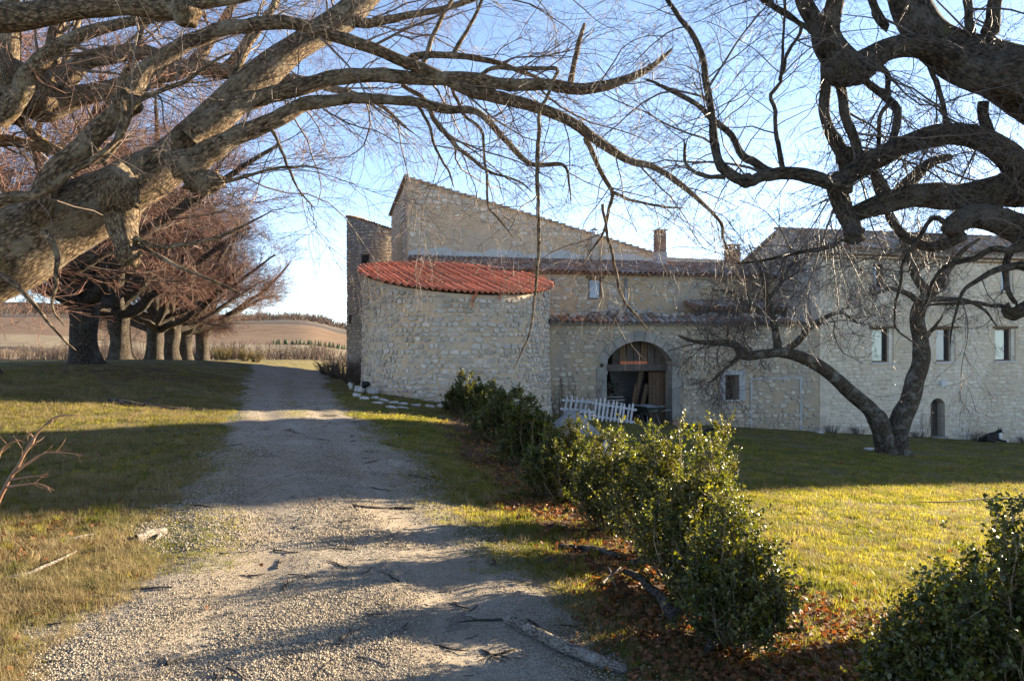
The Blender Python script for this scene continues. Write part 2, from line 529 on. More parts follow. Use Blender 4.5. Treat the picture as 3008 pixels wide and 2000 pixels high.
def litter_mask(x, y):
    hx = np.interp(y, HD, HX)
    p = np.stack([x * 0.9, y * 0.9, np.zeros_like(x)], -1)
    n = 0.5 * fbm(p, 31, 3)
    d = np.abs(x - hx) + n * 0.8
    wdt = np.interp(y, [3, 8, 16, 24], [1.35, 1.0, 1.3, 1.6])
    m = 1 - sstep(wdt * 0.45, wdt, d)
    m = m * (1 - sstep(23, 26, y))
    d2 = np.hypot((x - 2.6) / 1.5, (y - 4.6) / 1.6) + n * 0.5
    m = np.maximum(m, 0.9 * (1 - sstep(0.5, 1.1, d2)))
    # leaf-strewn corner on the left and under the row of trees
    d3 = np.hypot((x + 4.2) / 0.9, (y - 6.4) / 1.2) + n * 0.8
    m = np.maximum(m, 0.6 * (1 - sstep(0.4, 1.1, d3)))
    d4 = np.hypot((x + 14) / 5.5, (y - 27) / 5) + n
    return np.maximum(m, 0.55 * (1 - sstep(0.4, 1.1, d4)))

u = np.linspace(-1, 1, 301)
gx = 3.46 * np.sinh(6.5 * u)
v = np.linspace(-0.36, 1, 300)
gy = 7 + 3.9 * np.sinh(6.5 * v)
X, Y = np.meshgrid(gx, gy)
Z = ground_z(X, Y)
rm = road_mask(X, Y)
V = np.stack([X, Y, Z], -1).reshape(-1, 3)
nx, ny = len(gx), len(gy)
ii = (np.arange(ny - 1)[:, None] * nx + np.arange(nx - 1)[None, :]).ravel()
Fq = np.stack([ii, ii + 1, ii + nx + 1, ii + nx], -1)

m, nt = nt_new('ground')
q = NB(nt)
co = q.pos()
g1 = q.ramp(q.noise(co, 1.1, 6, 0.7), [(0.30, (0.062, 0.060, 0.020)), (0.48, (0.115, 0.098, 0.036)), (0.66, (0.20, 0.155, 0.068))])
g2 = q.ramp(q.noise(co, 30, 4, 0.7), [(0.25, 0.55), (0.75, 1.35)])
grass = q.mix(1.0, g1, g2, 'MULTIPLY')
lit = q.ramp(q.noise(co, 22, 5, 0.75), [(0.28, (0.028, 0.018, 0.011)), (0.5, (0.075, 0.040, 0.020)), (0.72, (0.16, 0.095, 0.045))])
grav = q.ramp(q.noise(co, 45, 4, 0.7), [(0.28, (0.12, 0.10, 0.08)), (0.55, (0.21, 0.185, 0.15)), (0.75, (0.32, 0.29, 0.25))])
br = q.noise(co, 5.0, 6, 0.8)
def broken(a, lo=0.25, hi=0.55):
    s = q.math('ADD', q.attr(a, 'Fac'), q.math('MULTIPLY', q.math('SUBTRACT', br, 0.5), 0.9))
    return q.ramp(s, [(lo, 0.0), (hi, 1.0)])
col = q.mix(broken('lf', 0.3, 0.6), grass, lit)
col = q.mix(broken('rd', 0.25, 0.6), col, grav)
# far land: ploughed and stubble fields in bands, scrub on the ridge
sep = q.n('SeparateXYZ')
q.l(co, sep.inputs[0])
fy = q.math('ADD', sep.outputs[1], q.math('MULTIPLY', sep.outputs[0], 0.18))
fy = q.math('ADD', fy, q.math('MULTIPLY', q.math('SUBTRACT', q.noise(co, 0.012, 3, 0.5), 0.5), 55))
ft = q.math('DIVIDE', fy, 1000.0)
rampn = q.n('ValToRGB')
rampn.color_ramp.interpolation = 'CONSTANT'
els = [(0.0, (0.36, 0.28, 0.16)), (0.095, (0.42, 0.33, 0.20)), (0.118, (0.11, 0.085, 0.06)), (0.15, (0.40, 0.30, 0.19)), (0.205, (0.16, 0.11, 0.085)),
       (0.215, (0.46, 0.37, 0.24)), (0.27, (0.33, 0.215, 0.13)), (0.42, (0.36, 0.24, 0.15)), (0.43, (0.15, 0.12, 0.10)), (0.50, (0.40, 0.33, 0.20)),
       (0.515, (0.14, 0.115, 0.10)), (0.58, (0.44, 0.37, 0.26)), (0.60, (0.13, 0.085, 0.075)), (1.0, (0.12, 0.08, 0.07))]
ce = rampn.color_ramp.elements
while len(ce) < len(els):
    ce.new(0.5)
for e, (p_, c_) in zip(ce, els):
    e.position = p_
    e.color = (*c_, 1)
q.l(ft, rampn.inputs[0])
far = q.mix(1.0, rampn.outputs[0], q.ramp(q.noise(co, 0.09, 5, 0.7), [(0.3, 0.32), (0.7, 0.58)]), 'MULTIPLY')
col = q.mix(q.attr('far', 'Fac'), col, far)
bh = q.math('ADD', q.noise(co, 9, 6, 0.75), q.math('MULTIPLY', q.noise(co, 60, 4, 0.7), 0.5))
q.done(col, 0.97, q.bump(bh, 0.8, 0.05), 0.15)
MAT['ground'] = m

farmask = np.maximum(sstep(84, 90, Y + X * 0.1), sstep(60, 66, Y) * sstep(-16, -12, X))
ground = obj('ground', new_mesh('ground', V, Fq, MAT['ground'], True,
             {'rd': (rm * 0.75).ravel(), 'lf': litter_mask(X, Y).ravel(), 'far': farmask.ravel()}))
tag(ground, 'grassy ground with leaf litter, falling to the farmhouse and to far fields', kind='structure')

# the track: a gravel sheet with ragged edges and two shallow wheel ruts
m, nt = nt_new('gravel track')
q = NB(nt)
co = q.pos()
pc = q.voro(co, 95, out='Color')
base = q.ramp(q.noise(co, 0.9, 6, 0.7), [(0.33, (0.235, 0.195, 0.145)), (0.55, (0.30, 0.262, 0.21)), (0.72, (0.36, 0.325, 0.275))])
sp = q.ramp(q.noise(co, 70, 4, 0.8), [(0.30, 0.40), (0.70, 1.45)])
col = q.mix(1.0, base, sp, 'MULTIPLY')
bw = q.n('RGBToBW')
q.l(pc, bw.inputs[0])
pv = q.ramp(bw.outputs[0], [(0.2, 0.50), (0.8, 1.40)])
col = q.mix(q.math('SUBTRACT', 0.85, q.attr('rut', 'Fac')), col, q.mix(1.0, col, pv, 'MULTIPLY'))
col = q.mix(q.math('MULTIPLY', q.attr('rut', 'Fac'), 0.6), col, q.ramp(q.noise(co, 6, 6, 0.75), [(0.3, (0.235, 0.188, 0.128)), (0.7, (0.335, 0.282, 0.21))]))
gr = q.ramp(q.math('ADD', q.attr('verge', 'Fac'), q.math('MULTIPLY', q.math('SUBTRACT', q.noise(co, 3.2, 6, 0.8), 0.5), 1.3)), [(0.62, 0.0), (0.85, 0.85)])
col = q.mix(gr, col, q.ramp(q.noise(co, 25, 4, 0.7), [(0.3, (0.06, 0.065, 0.025)), (0.7, (0.17, 0.145, 0.07))]))
hh = q.math('ADD', q.math('MULTIPLY', q.noise(co, 120, 3, 0.8), 0.35), q.math('MULTIPLY', q.noise(co, 16, 6, 0.8), 1.0))
q.done(col, 0.95, q.bump(hh, 0.55, 0.02), 0.2)
MAT['track'] = m

ys = np.concatenate([np.linspace(1.2, 10, 110), np.linspace(10.15, 46, 120)])
ts = np.linspace(0, 1, 37)
TV, vg = [], []
for y in ys:
    l, r = np.interp(y, RD, RL), np.interp(y, RD, RR)
    nl = 0.35 * fbm(np.array([[0.0, y * 0.9, 1.0], [0.0, y * 5.0, 2.0]]), 41, 3)
    nr = 0.35 * fbm(np.array([[5.0, y * 0.9, 1.0], [5.0, y * 5.0, 2.0]]), 43, 3)
    l += nl[0] + 0.5 * nl[1]
    r += nr[0] + 0.5 * nr[1]
    for t in ts:
        x = l + (r - l) * t
        TV.append((x, y))
        e = min(t, 1 - t) * (r - l)
        mid = math.exp(-((t - 0.52) / 0.07) ** 2) * float(sstep(9.5, 13, y))
        vg.append(max(0.75 * (1 - float(sstep(0.0, 0.55, e))), 0.62 * mid))
def sheet_h(x, y):
    """height of the gravel sheet above the ground, 0 beside the track"""
    x, y = np.asarray(x, float), np.asarray(y, float)
    l, r = np.interp(y, RD, RL), np.interp(y, RD, RR)
    t = np.clip((x - l) / (r - l), 0, 1)
    e = np.minimum(t, 1 - t)
    rt = -0.025 * (np.exp(-((t - 0.27) / 0.09) ** 2) + np.exp(-((t - 0.75) / 0.09) ** 2)) + 0.02
    nz = 0.02 * fbm(np.stack([x * 2.2, y * 2.2, 0 * x], -1), 51, 3)
    return 0.006 + (rt + 0.006) * sstep(0, 0.12, e) + nz * sstep(0, 0.1, e)
TV = np.array(TV)
tt = np.tile(ts, len(ys))
edge = np.minimum(tt, 1 - tt)
rutm = (np.exp(-((tt - 0.30) / 0.10) ** 2) + np.exp(-((tt - 0.72) / 0.10) ** 2)) * (0.45 + 0.55 * sstep(-0.3, 0.3, fbm(np.stack([TV[:, 0] * 0.8, TV[:, 1] * 0.5, 0 * tt], -1), 57, 3)))
tz = ground_z(TV[:, 0], TV[:, 1]) + sheet_h(TV[:, 0], TV[:, 1])
nn = len(ts)
ii = (np.arange(len(ys) - 1)[:, None] * nn + np.arange(nn - 1)[None, :]).ravel()
track = obj('gravel_track', new_mesh('gravel_track', np.column_stack([TV, tz]), np.stack([ii, ii + 1, ii + nn + 1, ii + nn], -1), MAT['track'], True, {'verge': np.array(vg), 'rut': rutm}))
tag(track, 'pale gravel farm track running past the round silo', kind='structure')

# ------------------------------------------------------------------ masonry helpers
def stone_proto(seed, n=7, depth=0.35):
    r = np.random.default_rng(seed)
    a = np.arange(n) * 2 * PI / n + r.uniform(-0.2, 0.2, n) + r.uniform(0, 1)
    k = 0.5 / np.maximum(np.abs(np.cos(a)), np.abs(np.sin(a))) ** 0.95
    k = k * r.uniform(0.82, 1.04, n)
    ox, oz = np.cos(a) * k, np.sin(a) * k
    V = []
    for s, d in ((1.0, 0.6), (0.98, -0.55), (0.86, -0.95)):
        V += [(ox[i] * s, d + (r.uniform(-0.12, 0.12) if d < 0 else 0), oz[i] * s) for i in range(n)]
    V.append((0, -1.05, 0))
    Fc = []
    for L in (0, 1):
        for i in range(n):
            j = (i + 1) % n
            Fc.append((L * n + i, L * n + j, (L + 1) * n + j, (L + 1) * n + i))
    Fc += [(2 * n + i, 2 * n + (i + 1) % n, 3 * n) for i in range(n)]
    return np.array(V, float), Fc

PROTO = [stone_proto(100 + i, 6 + i % 3) for i in range(14)]

def add_stones(parent, stones, mat, n_parts=300, name='stone', smooth=True):
    """stones: (pos, right, normal_out, up, w, h, depth); the largest become parts, the rest one mass"""
    meshes = []
    for V, Fc in PROTO:
        me = bpy.data.meshes.new(name)
        me.from_pydata([tuple(v) for v in V], [], Fc)
        me.materials.append(mat)
        meshes.append(me)
    stones = sorted(stones, key=lambda s: -s[4] * s[5])
    rest = []
    for k, (p, r, nrm, up, w_, h_, d_) in enumerate(stones):
        i = random.randrange(len(PROTO))
        flip = random.choice((1, -1))
        R = np.column_stack([np.array(r) * w_ * flip, -np.array(nrm) * d_, np.array(up) * h_])
        if k < n_parts:
            o = obj(name, meshes[i], parent)
            Mx = Matrix.Identity(4)
            for a in range(3):
                for b in range(3):
                    Mx[a][b] = R[a, b]
                Mx[a][3] = p[a]
            o.matrix_local = Mx
        else:
            rest.append((i, R, np.array(p)))
    if rest:
        mb = MB()
        for i, R, p in rest:
            mb.add(PROTO[i][0] @ R.T + p, PROTO[i][1])
        o = obj('small_' + name + 's', mb.mesh('small_' + name + 's', mat), parent)
        o['kind'] = 'stuff'

def courses(u0, u1, v0, v1, hr, wr, keep=None, skip=(), gap=0.015, seed=1):
    """rubble courses; returns (u, v, w, h) of each stone"""
    r = random.Random(seed)
    out = []
    v = v0
    while v < v1:
        h = r.uniform(*hr)
        uu = u0 + r.uniform(-0.1, 0.1)
        while uu < u1:
            w_ = r.uniform(*wr) * (h / (sum(hr) / 2)) ** 0.5
            cu, cv = uu + w_ / 2, v + h / 2 + r.uniform(-0.12, 0.12) * h
            uu += w_
            if cu - w_ / 2 < u0 or cu + w_ / 2 > u1:
                continue
            if any(a - w_ * 0.45 < cu < b + w_ * 0.45 and c - h * 0.45 < cv < d + h * 0.45 for a, b, c, d in skip):
                continue
            if keep and r.random() > keep(cu, cv):
                continue
            out.append((cu, cv, w_ - gap - r.uniform(0, 0.03), h * r.uniform(0.82, 1.0) - gap))
        v += h
    return out

def wall_stones(lst, fmap, depth=(0.02, 0.04)):
    res = []
    for cu, cv, w_, h_ in lst:
        p, r, nrm, up = fmap(cu, cv)
        a = random.uniform(-0.06, 0.06)
        r = np.array(r, float)
        up = np.array(up, float)
        r2 = r * math.cos(a) + up * math.sin(a)
        u2 = -r * math.sin(a) + up * math.cos(a)
        res.append((p, r2, nrm, u2, w_, h_, random.uniform(*depth)))
    return res

def flat_front(d):
    return lambda s, z: ((s, d, z), (1, 0, 0), (0, -1, 0), (0, 0, 1))

def grid_wall(mb, s0, s1, zbot, ztop, d, thick, holes=(), ds=0.5):
    """wall in (s,z) at front plane d, thickness back, rectangular holes (s0,s1,z0,z1); zbot, ztop functions of s"""
    ss = sorted(set([s0, s1] + [h[0] for h in holes] + [h[1] for h in holes]))
    for a, b in zip(ss[:-1], ss[1:]):
        if b - a < 1e-6:
            continue
        mid = (a + b) / 2
        hs = sorted([h for h in holes if h[0] <= mid <= h[1]], key=lambda h: h[2])
        lows = [(zbot(a), zbot(b))] + [(h[3], h[3]) for h in hs]
        tops = [(h[2], h[2]) for h in hs] + [(ztop(a), ztop(b))]
        for (la, lb), (ta, tb) in zip(lows, tops):
            mb.prism([(a, la), (b, lb), (b, tb), (a, ta)], d, d + thick)

AL = rad(14)
OX, OY = 1.27, 27.0
def wl(s, d, z=0):
    """farm coordinates (along the front, back from it, up) -> world"""
    return np.array([OX + math.cos(AL) * s - math.sin(AL) * d, OY + math.sin(AL) * s + math.cos(AL) * d, z])
def farm(name, label, cat):
    return thing(name, label, cat, (OX, OY, 0), AL)
def gl(s, d):
    p = wl(s, d)
    return gz(p[0], p[1])

# canal tiles: half pipes
def tile_mesh(name, L=0.42, r0=0.085, r1=0.070, th=0.012, n=6, mat=None):
    V, Fc = [], []
    for y, r in ((0, r0), (L, r1)):
        for rr in (r, r - th):
            for i in range(n + 1):
                a = PI * i / n
                V.append((math.cos(a) * rr, y, math.sin(a) * rr))
    k = n + 1
    for i in range(n):
        Fc.append((i, i + 1, 2 * k + i + 1, 2 * k + i))
        Fc.append((k + i + 1, k + i, 3 * k + i, 3 * k + i + 1))
        Fc.append((i + 1, i, k + i, k + i + 1))
    for i in (0, n):
        Fc.append((i, k + i, 3 * k + i, 2 * k + i))
    me = bpy.data.meshes.new(name)
    me.from_pydata(V, [], Fc)
    if mat:
        me.materials.append(mat)
    return me

def tile_roof(parent, s0, s1, d0, z0, d1, z1, mats, pitch=0.21, n_parts=300, seed=3, rows=None, base=True, zfun=None):
    """cover tiles laid in columns up a slope from the eave (d0,z0) to (d1,z1), over wavy under-tiles"""
    r = random.Random(seed)
    run = math.hypot(d1 - d0, z1 - z0)
    ang = math.atan2(z1 - z0, d1 - d0)
    step = 0.34
    nrow = rows or max(1, int(run / step))
    ncol = int((s1 - s0) / pitch)
    tms = [tile_mesh('tile', mat=mm) for mm in mats]
    if base:
        mb = MB()
        K = ncol * 6 + 1
        V = []
        for t in (0, 1):
            for th in (0, 0.03):
                for i in range(K):
                    x = s0 + (s1 - s0) * i / (K - 1)
                    zz = -0.045 * math.cos(2 * PI * (i / 6.0)) - th - 0.01
                    V.append((x, d0 - 0.03 + (d1 - d0 + 0.03) * t, z0 + (z1 - z0) * t + zz))
        Fc = []
        for i in range(K - 1):
            Fc.append((i, i + 1, 2 * K + i + 1, 2 * K + i))
            Fc.append((K + i + 1, K + i, 3 * K + i, 3 * K + i + 1))
            Fc.append((i + 1, i, K + i, K + i + 1))
        mb.add(V, Fc)
        part('channel_tiles', mb, mats[0], parent, True)
    rest, count = {}, 0
    for row in range(nrow):
        for c in range(ncol):
            s = s0 + pitch * (c + 0.5) + r.uniform(-0.012, 0.012)
            a = row * step + r.uniform(-0.025, 0.025)
            loc = (s, d0 - 0.06 + a * math.cos(ang), z0 + a * math.sin(ang) + 0.012 + r.uniform(-0.006, 0.010))
            rot = (ang + rad(1.6) * 1 + r.uniform(-0.02, 0.02), r.uniform(-0.06, 0.06), r.uniform(-0.035, 0.035))
            k = r.randrange(len(tms))
            if count < n_parts:
                o = obj('tile', tms[k], parent)
                o.location = loc
                o.rotation_euler = rot
                count += 1
            else:
                from mathutils import Euler
                Mx = Matrix.Translation(loc) @ Euler(rot).to_matrix().to_4x4()
                rest.setdefault(k, []).append(Mx)
    for k, lst in rest.items():
        me = tms[k]
        co_ = np.empty(len(me.vertices) * 3)
        me.vertices.foreach_get('co', co_)
        co_ = co_.reshape(-1, 3)
        fcs = [tuple(p.vertices) for p in me.polygons]
        mb = MB()
        for Mx in lst:
            A = np.array(Mx)
            mb.add(co_ @ A[:3, :3].T + A[:3, 3], fcs)
        o = part('upper_tiles', mb, mats[k], parent)
        o['kind'] = 'stuff'

# ------------------------------------------------------------------ round silo with the red roof
SCX, SCY, SR = -1.91, 27.0, 3.19
silo = thing('round_silo', 'round rubble stone silo barn with a tilted red corrugated roof', 'silo', (SCX, SCY, 0))
def silo_top(x, y):
    return 3.80 - 0.088 * x + 0.215 * y
def silo_rad(z):
    return SR - 0.03 + 0.10 * max(0, (1.2 - z)) / 2.2
mb = MB()
NA, NZ = 120, 26
V, Fc = [], []
for j in range(NZ + 1):
    for i in range(NA):
        a = 2 * PI * i / NA
        top = silo_top(SR * math.sin(a), -SR * math.cos(a)) - 0.02
        z = -1.6 + (top + 1.6) * j / NZ
        rr = silo_rad(z) + 0.03 * float(vnoise(np.array([[a * 6, z * 2.2, 3.3]]), 5)[0])
        V.append((rr * math.sin(a), -rr * math.cos(a), z))
for j in range(NZ):
    for i in range(NA):
        k = (i + 1) % NA
        Fc.append((j * NA + i, j * NA + k, (j + 1) * NA + k, (j + 1) * NA + i))
mb.add(V, Fc)
part('wall', mb, MAT['mortar_silo'], silo, True)
def silo_map(uu, z):
    a = uu / SR
    rr = silo_rad(z) + 0.015
    return ((rr * math.sin(a), -rr * math.cos(a), z), (math.cos(a), math.sin(a), 0), (math.sin(a), -math.cos(a), 0), (0, 0, 1))
A0, A1 = -1.72 * SR, 1.66 * SR
def silo_keep(cu, cv):
    a = cu / SR
    low = 1 - float(sstep(-0.3, 1.0, cv))
    right = float(sstep(0.2, 1.3, a)) * (1 - float(sstep(1.0, 2.2, cv)))
    top = silo_top(SR * math.sin(a), -SR * math.cos(a))
    if cv > top - 0.12:
        return 0
    return min(1.0, 0.74 + 0.25 * max(low, right) + 0.15 * float(sstep(0.5, 0.1, top - cv)))
st = courses(A0, A1, -1.15, 0.5, (0.09, 0.17), (0.14, 0.36), silo_keep, seed=7)
st += courses(A0, A1, 0.5, 4.6, (0.10, 0.21), (0.12, 0.33), silo_keep, seed=8)
rs = random.Random(77)
chips = []
for _ in range(1500):
    uu_, zz_ = rs.uniform(A0, A1), rs.uniform(-1.0, 4.5)
    if zz_ < silo_top(SR * math.sin(uu_ / SR), -SR * math.cos(uu_ / SR)) - 0.1:
        chips.append((uu_, zz_, rs.uniform(0.05, 0.14), rs.uniform(0.03, 0.08)))
add_stones(silo, wall_stones(st, silo_map, (0.012, 0.038)) + wall_stones(chips, silo_map, (0.006, 0.02)), MAT['stone_silo'])
# roof: three overlapping rows of corrugated sheets, cut to the round plan
gdx, gdy = -0.088, 0.215
gl_ = math.hypot(gdx, gdy)
ux, uy = gdx / gl_, gdy / gl_          # up the slope
vx, vy = -uy, ux                       # across it
RO = SR + 0.16
rows_b = [-RO - 0.02, -1.55, 0.25, 1.9, RO + 0.02]
for k in range(4):
    t0, t1 = rows_b[k] - (0.1 if k else 0), rows_b[k + 1]
    span = np.linspace(-RO, RO, 7)
    for c in range(6):
        vs = np.linspace(span[c], span[c + 1] + 0.03, 37)
        V, ok = [], False
        for v_ in vs:
            lim = math.sqrt(max(0.0, (RO * 1.0) ** 2 - v_ ** 2))
            a, b = max(t0, -lim), min(t1, lim)
            if b - a < 0.01:
                b = a = max(min((a + b) / 2, lim), -lim)
            else:
                ok = True
            for tq in np.linspace(a, b, 5):
                x, y = ux * tq + vx * v_, uy * tq + vy * v_
                lift = 0.028 * (1 - (tq - t0) / max(t1 - t0, 0.1)) + 0.004 * (c % 2)
                zc = silo_top(x, y) + 0.075 + 0.048 * math.cos(2 * PI * v_ / 0.178) + lift
                V.append((x, y, zc))
        if not ok:
            continue
        n = len(vs)
        Vt = np.array(V)
        Vb = Vt - np.array([0, 0, 0.012])
        Fc = []
        for i in range(n - 1):
            for j in range(4):
                aa = i * 5 + j
                Fc.append((aa, aa + 5, aa + 6, aa + 1))
                Fc.append((aa + 5 * n, aa + 1 + 5 * n, aa + 6 + 5 * n, aa + 5 + 5 * n))
            Fc.append((i * 5, i * 5 + 5 * n, i * 5 + 5 + 5 * n, i * 5 + 5))
            Fc.append((i * 5 + 4, i * 5 + 9, i * 5 + 9 + 5 * n, i * 5 + 4 + 5 * n))
        o = part('roof_sheet', MB().add(np.concatenate([Vt, Vb]), Fc), MAT['red_roof'], silo, True)
# red sealing foam that ran down the stones
for px, py, pts in ((1400, 850, [(0, 0, 0.05), (-0.06, -0.1, 0.045), (-0.13, -0.22, 0.035), (-0.12, -0.38, 0.02), (-0.14, -0.5, 0.012)]),
                    (1468, 848, [(0, 0, 0.04), (-0.03, -0.1, 0.03), (-0.06, -0.2, 0.015)])):
    a = math.asin(max(-0.99, min(0.99, ((px - 1504) / F * 24.4 - SCX) / SR)))
    rr = SR + 0.06
    top = silo_top(SR * math.sin(a), -SR * math.cos(a)) + 0.02
    P = [(rr * math.sin(a + dx / SR), -rr * math.cos(a + dx / SR), top + dz) for dx, dz, r_ in pts]
    part('sealant_run', MB().tube(P, [r_ for _, _, r_ in pts], 8), MAT['red_roof'], silo, True)

# ------------------------------------------------------------------ tall house
tall = farm('tall_house', 'tall rubble stone house with a single sloping roofline behind the silo', 'house')
TS0, TS1, TD = -3.71, 8.6, 10.2
def tall_top(s):
    return 9.18 + (6.02 - 9.18) * (s - TS0) / (TS1 - TS0)
mb = MB()
def solid(mb, s0, s1, d0, d1, zb, ztop):
    V = [(s0, d0, zb), (s1, d0, zb), (s1, d1, zb), (s0, d1, zb), (s0, d0, ztop[0]), (s1, d0, ztop[1]), (s1, d1, ztop[2]), (s0, d1, ztop[3])]
    mb.add(V, [(0, 3, 2, 1), (4, 5, 6, 7), (0, 1, 5, 4), (1, 2, 6, 5), (2, 3, 7, 6), (3, 0, 4, 7)])
solid(mb, TS0, TS1, TD, TD + 8, -1.5, (9.18, 6.02, 5.6, 8.62))
part('wall', mb, MAT['mortar_tall'], tall)
mb = MB()
solid(mb, TS1, 16, TD + 0.9, TD + 6, -1.5, (5.92, 5.80, 5.6, 5.7))
part('rear_wall', mb, MAT['stone_tall'], tall)
mb = MB()
solid(mb, TS0 - 0.28, TS0 - 0.002, TD + 2.2, TD + 6, -1.5, (6.4, 7.6, 7.0, 5.2))
part('buttress', mb, MAT['mortar_tall'], tall)
# stones: band under the verge, corner stones, a scatter in the render
st = []
for (cu, cv, w_, h_) in courses(TS0 + 0.05, TS1, 5.6, 9.2, (0.16, 0.30), (0.20, 0.52), seed=21):
    dz = tall_top(cu) - cv
    if dz < 0.12 + h_ / 2:
        continue
    keep = dz < 1.0 + 0.25 * math.sin(cu * 1.3) or (cu < TS0 + 0.75 + random.uniform(0, 0.35)) or random.random() < 0.13
    if keep and cv > 5.95:
        st.append((cu, cv, w_, h_))
add_stones(tall, wall_stones(st, flat_front(TD), (0.02, 0.045)), MAT['stone_tall'])
sd = []
for (cu, cv, w_, h_) in courses(TD + 0.1, TD + 8, 3.5, 8.6, (0.16, 0.26), (0.25, 0.6), lambda a, b: 0.8, seed=22):
    sd.append((cu, cv, w_, h_))
side = [((TS0 - 0.0, cu, cv), (0, -1, 0), (-1, 0, 0), (0, 0, 1), w_, h_, 0.03) for cu, cv, w_, h_ in sd]
for x in side:
    pass
mb = MB()
for p, r_, n_, up, w_, h_, d_ in side:
    Vp, Fp = random.choice(PROTO)
    R = np.column_stack([np.array(r_) * w_, -np.array(n_) * d_, np.array(up) * h_])
    mb.add(Vp @ R.T + np.array(p), Fp)
o = part('side_stones', mb, MAT['stone_tall'], tall)
o['kind'] = 'stuff'
for d_, z0, z1 in ((TD + 1.2, 7.3, 8.2), (TD + 4.0, 6.0, 6.7)):
    part('slit_window', MB().box((TS0 - 0.012, d_, z0), (TS0 + 0.05, d_ + 0.5, z1)), MAT['dark'], tall)
mb = MB()
mb.prism([(TS0 + 0.02, 5.40), (TS1 - 0.1, 5.40), (TS1 - 0.1, 5.78)] + [(s, 5.86 + 0.10 * math.sin(s * 2.1) + 0.06 * math.sin(s * 5.3)) for s in np.linspace(TS1 - 0.5, TS0 + 0.02, 28)], TD - 0.035, TD)
part('flashing_band', mb, MAT['pale_band'], tall)
tm = tile_mesh('verge_tile', 0.42, 0.075, 0.065, mat=MAT['tile_grey'])
for i in range(36):
    s = TS0 - 0.08 + i * 0.345
    o = obj('verge_tile', tm, tall)
    o.location = (s + 0.42, TD - 0.03 + random.uniform(-0.015, 0.015), tall_top(s + 0.42) - 0.015 + random.uniform(-0.01, 0.01))
    o.rotation_euler = (0, 0, 0)
    o.rotation_mode = 'ZYX'
    o.rotation_euler = (math.atan2(9.18 - 6.02, TS1 - TS0) + 0.02, random.uniform(-0.05, 0.05), PI / 2)
mb = MB()
mb.bar((TS0 - 0.05, TD - 0.1, 9.20), (TS0 - 0.05, TD + 8.1, 8.64), 0.22, 0.10)
part('verge_board', mb, MAT['tile_grey'], tall)
part('wall_vent', MB().box((3.05, TD - 0.05, 5.98), (3.22, TD - 0.036, 6.16)), MAT['white_stone'], tall)

# ------------------------------------------------------------------ round tower, far left
tower = thing('round_tower', 'dark rubble round tower standing behind the silo on the left', 'tower', (-7.85, 47.0, 0))
TR = 1.98
def tower_top(x, y):
    return 8.28 - 0.33 * x - 0.02 * y
mb = MB()
V, Fc = [], []
for j in (0, 1):
    for i in range(64):
        a = 2 * PI * i / 64
        x, y = TR * math.sin(a), -TR * math.cos(a)
        V.append((x, y, -2.0 if j == 0 else tower_top(x, y)))
for i in range(64):
    k = (i + 1) % 64
    Fc.append((i, k, 64 + k, 64 + i))
Fc.append(tuple(range(64, 128)))
mb.add(V, Fc)
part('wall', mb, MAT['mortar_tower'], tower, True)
WT = [(-0.42 * TR, -0.18 * TR, 6.05, 6.62), (-1.02 * TR, -0.86 * TR, 2.62, 3.15)]
st = courses(-1.6 * TR, 1.1 * TR, -0.2, 9.2, (0.13, 0.22), (0.20, 0.50), lambda a, b: 0.0 if b > tower_top(TR * math.sin(a / TR), -TR * math.cos(a / TR)) - 0.15 else 0.95, skip=WT, seed=31)
def tower_map(uu, z):
    a = uu / TR
    return (((TR + 0.01) * math.sin(a), -(TR + 0.01) * math.cos(a), z), (math.cos(a), math.sin(a), 0), (math.sin(a), -math.cos(a), 0), (0, 0, 1))
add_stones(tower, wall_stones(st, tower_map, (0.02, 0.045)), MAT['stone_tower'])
for u0, u1, z0, z1 in WT:
    a = (u0 + u1) / 2 / TR
    Mx = Matrix.Translation((TR * math.sin(a), -TR * math.cos(a), 0)) @ Matrix.Rotation(a, 4, 'Z')
    hw = (u1 - u0) / 2
    wn_ = part('window', MB().box((-hw, -0.012, z0), (hw, 0.1, z1), Mx), MAT['dark'], tower)
    mb = MB()
    mb.box((-hw - 0.05, -0.05, z1), (hw + 0.05, 0.1, z1 + 0.07), Mx)
    mb.box((-hw - 0.03, -0.06, z0 - 0.06), (hw + 0.03, 0.1, z0), Mx)
    part('lintel', mb, MAT['stone_tower'], wn_)
tm = tile_mesh('eave_tile', 0.4, 0.085, 0.07, mat=MAT['tile_clay'])
for i in range(44):
    a = -1.75 + i * 0.075
    x, y = (TR + 0.10) * math.sin(a), -(TR + 0.10) * math.cos(a)
    o = obj('eave_tile', tm, tower)
    o.location = (x, y, tower_top(x, y) + 0.01 + random.uniform(-0.01, 0.02))
    o.rotation_euler = (0.0, 0, a + random.uniform(-0.08, 0.08))
mb = MB()
V = [(TR * 1.02 * math.sin(2 * PI * i / 40), -TR * 1.02 * math.cos(2 * PI * i / 40), 0) for i in range(40)]
V = [(x, y, tower_top(x, y) + 0.07) for x, y, _ in V]
mb.add(V, [tuple(range(40))])
part('roof', mb, MAT['tile_grey'], tower)

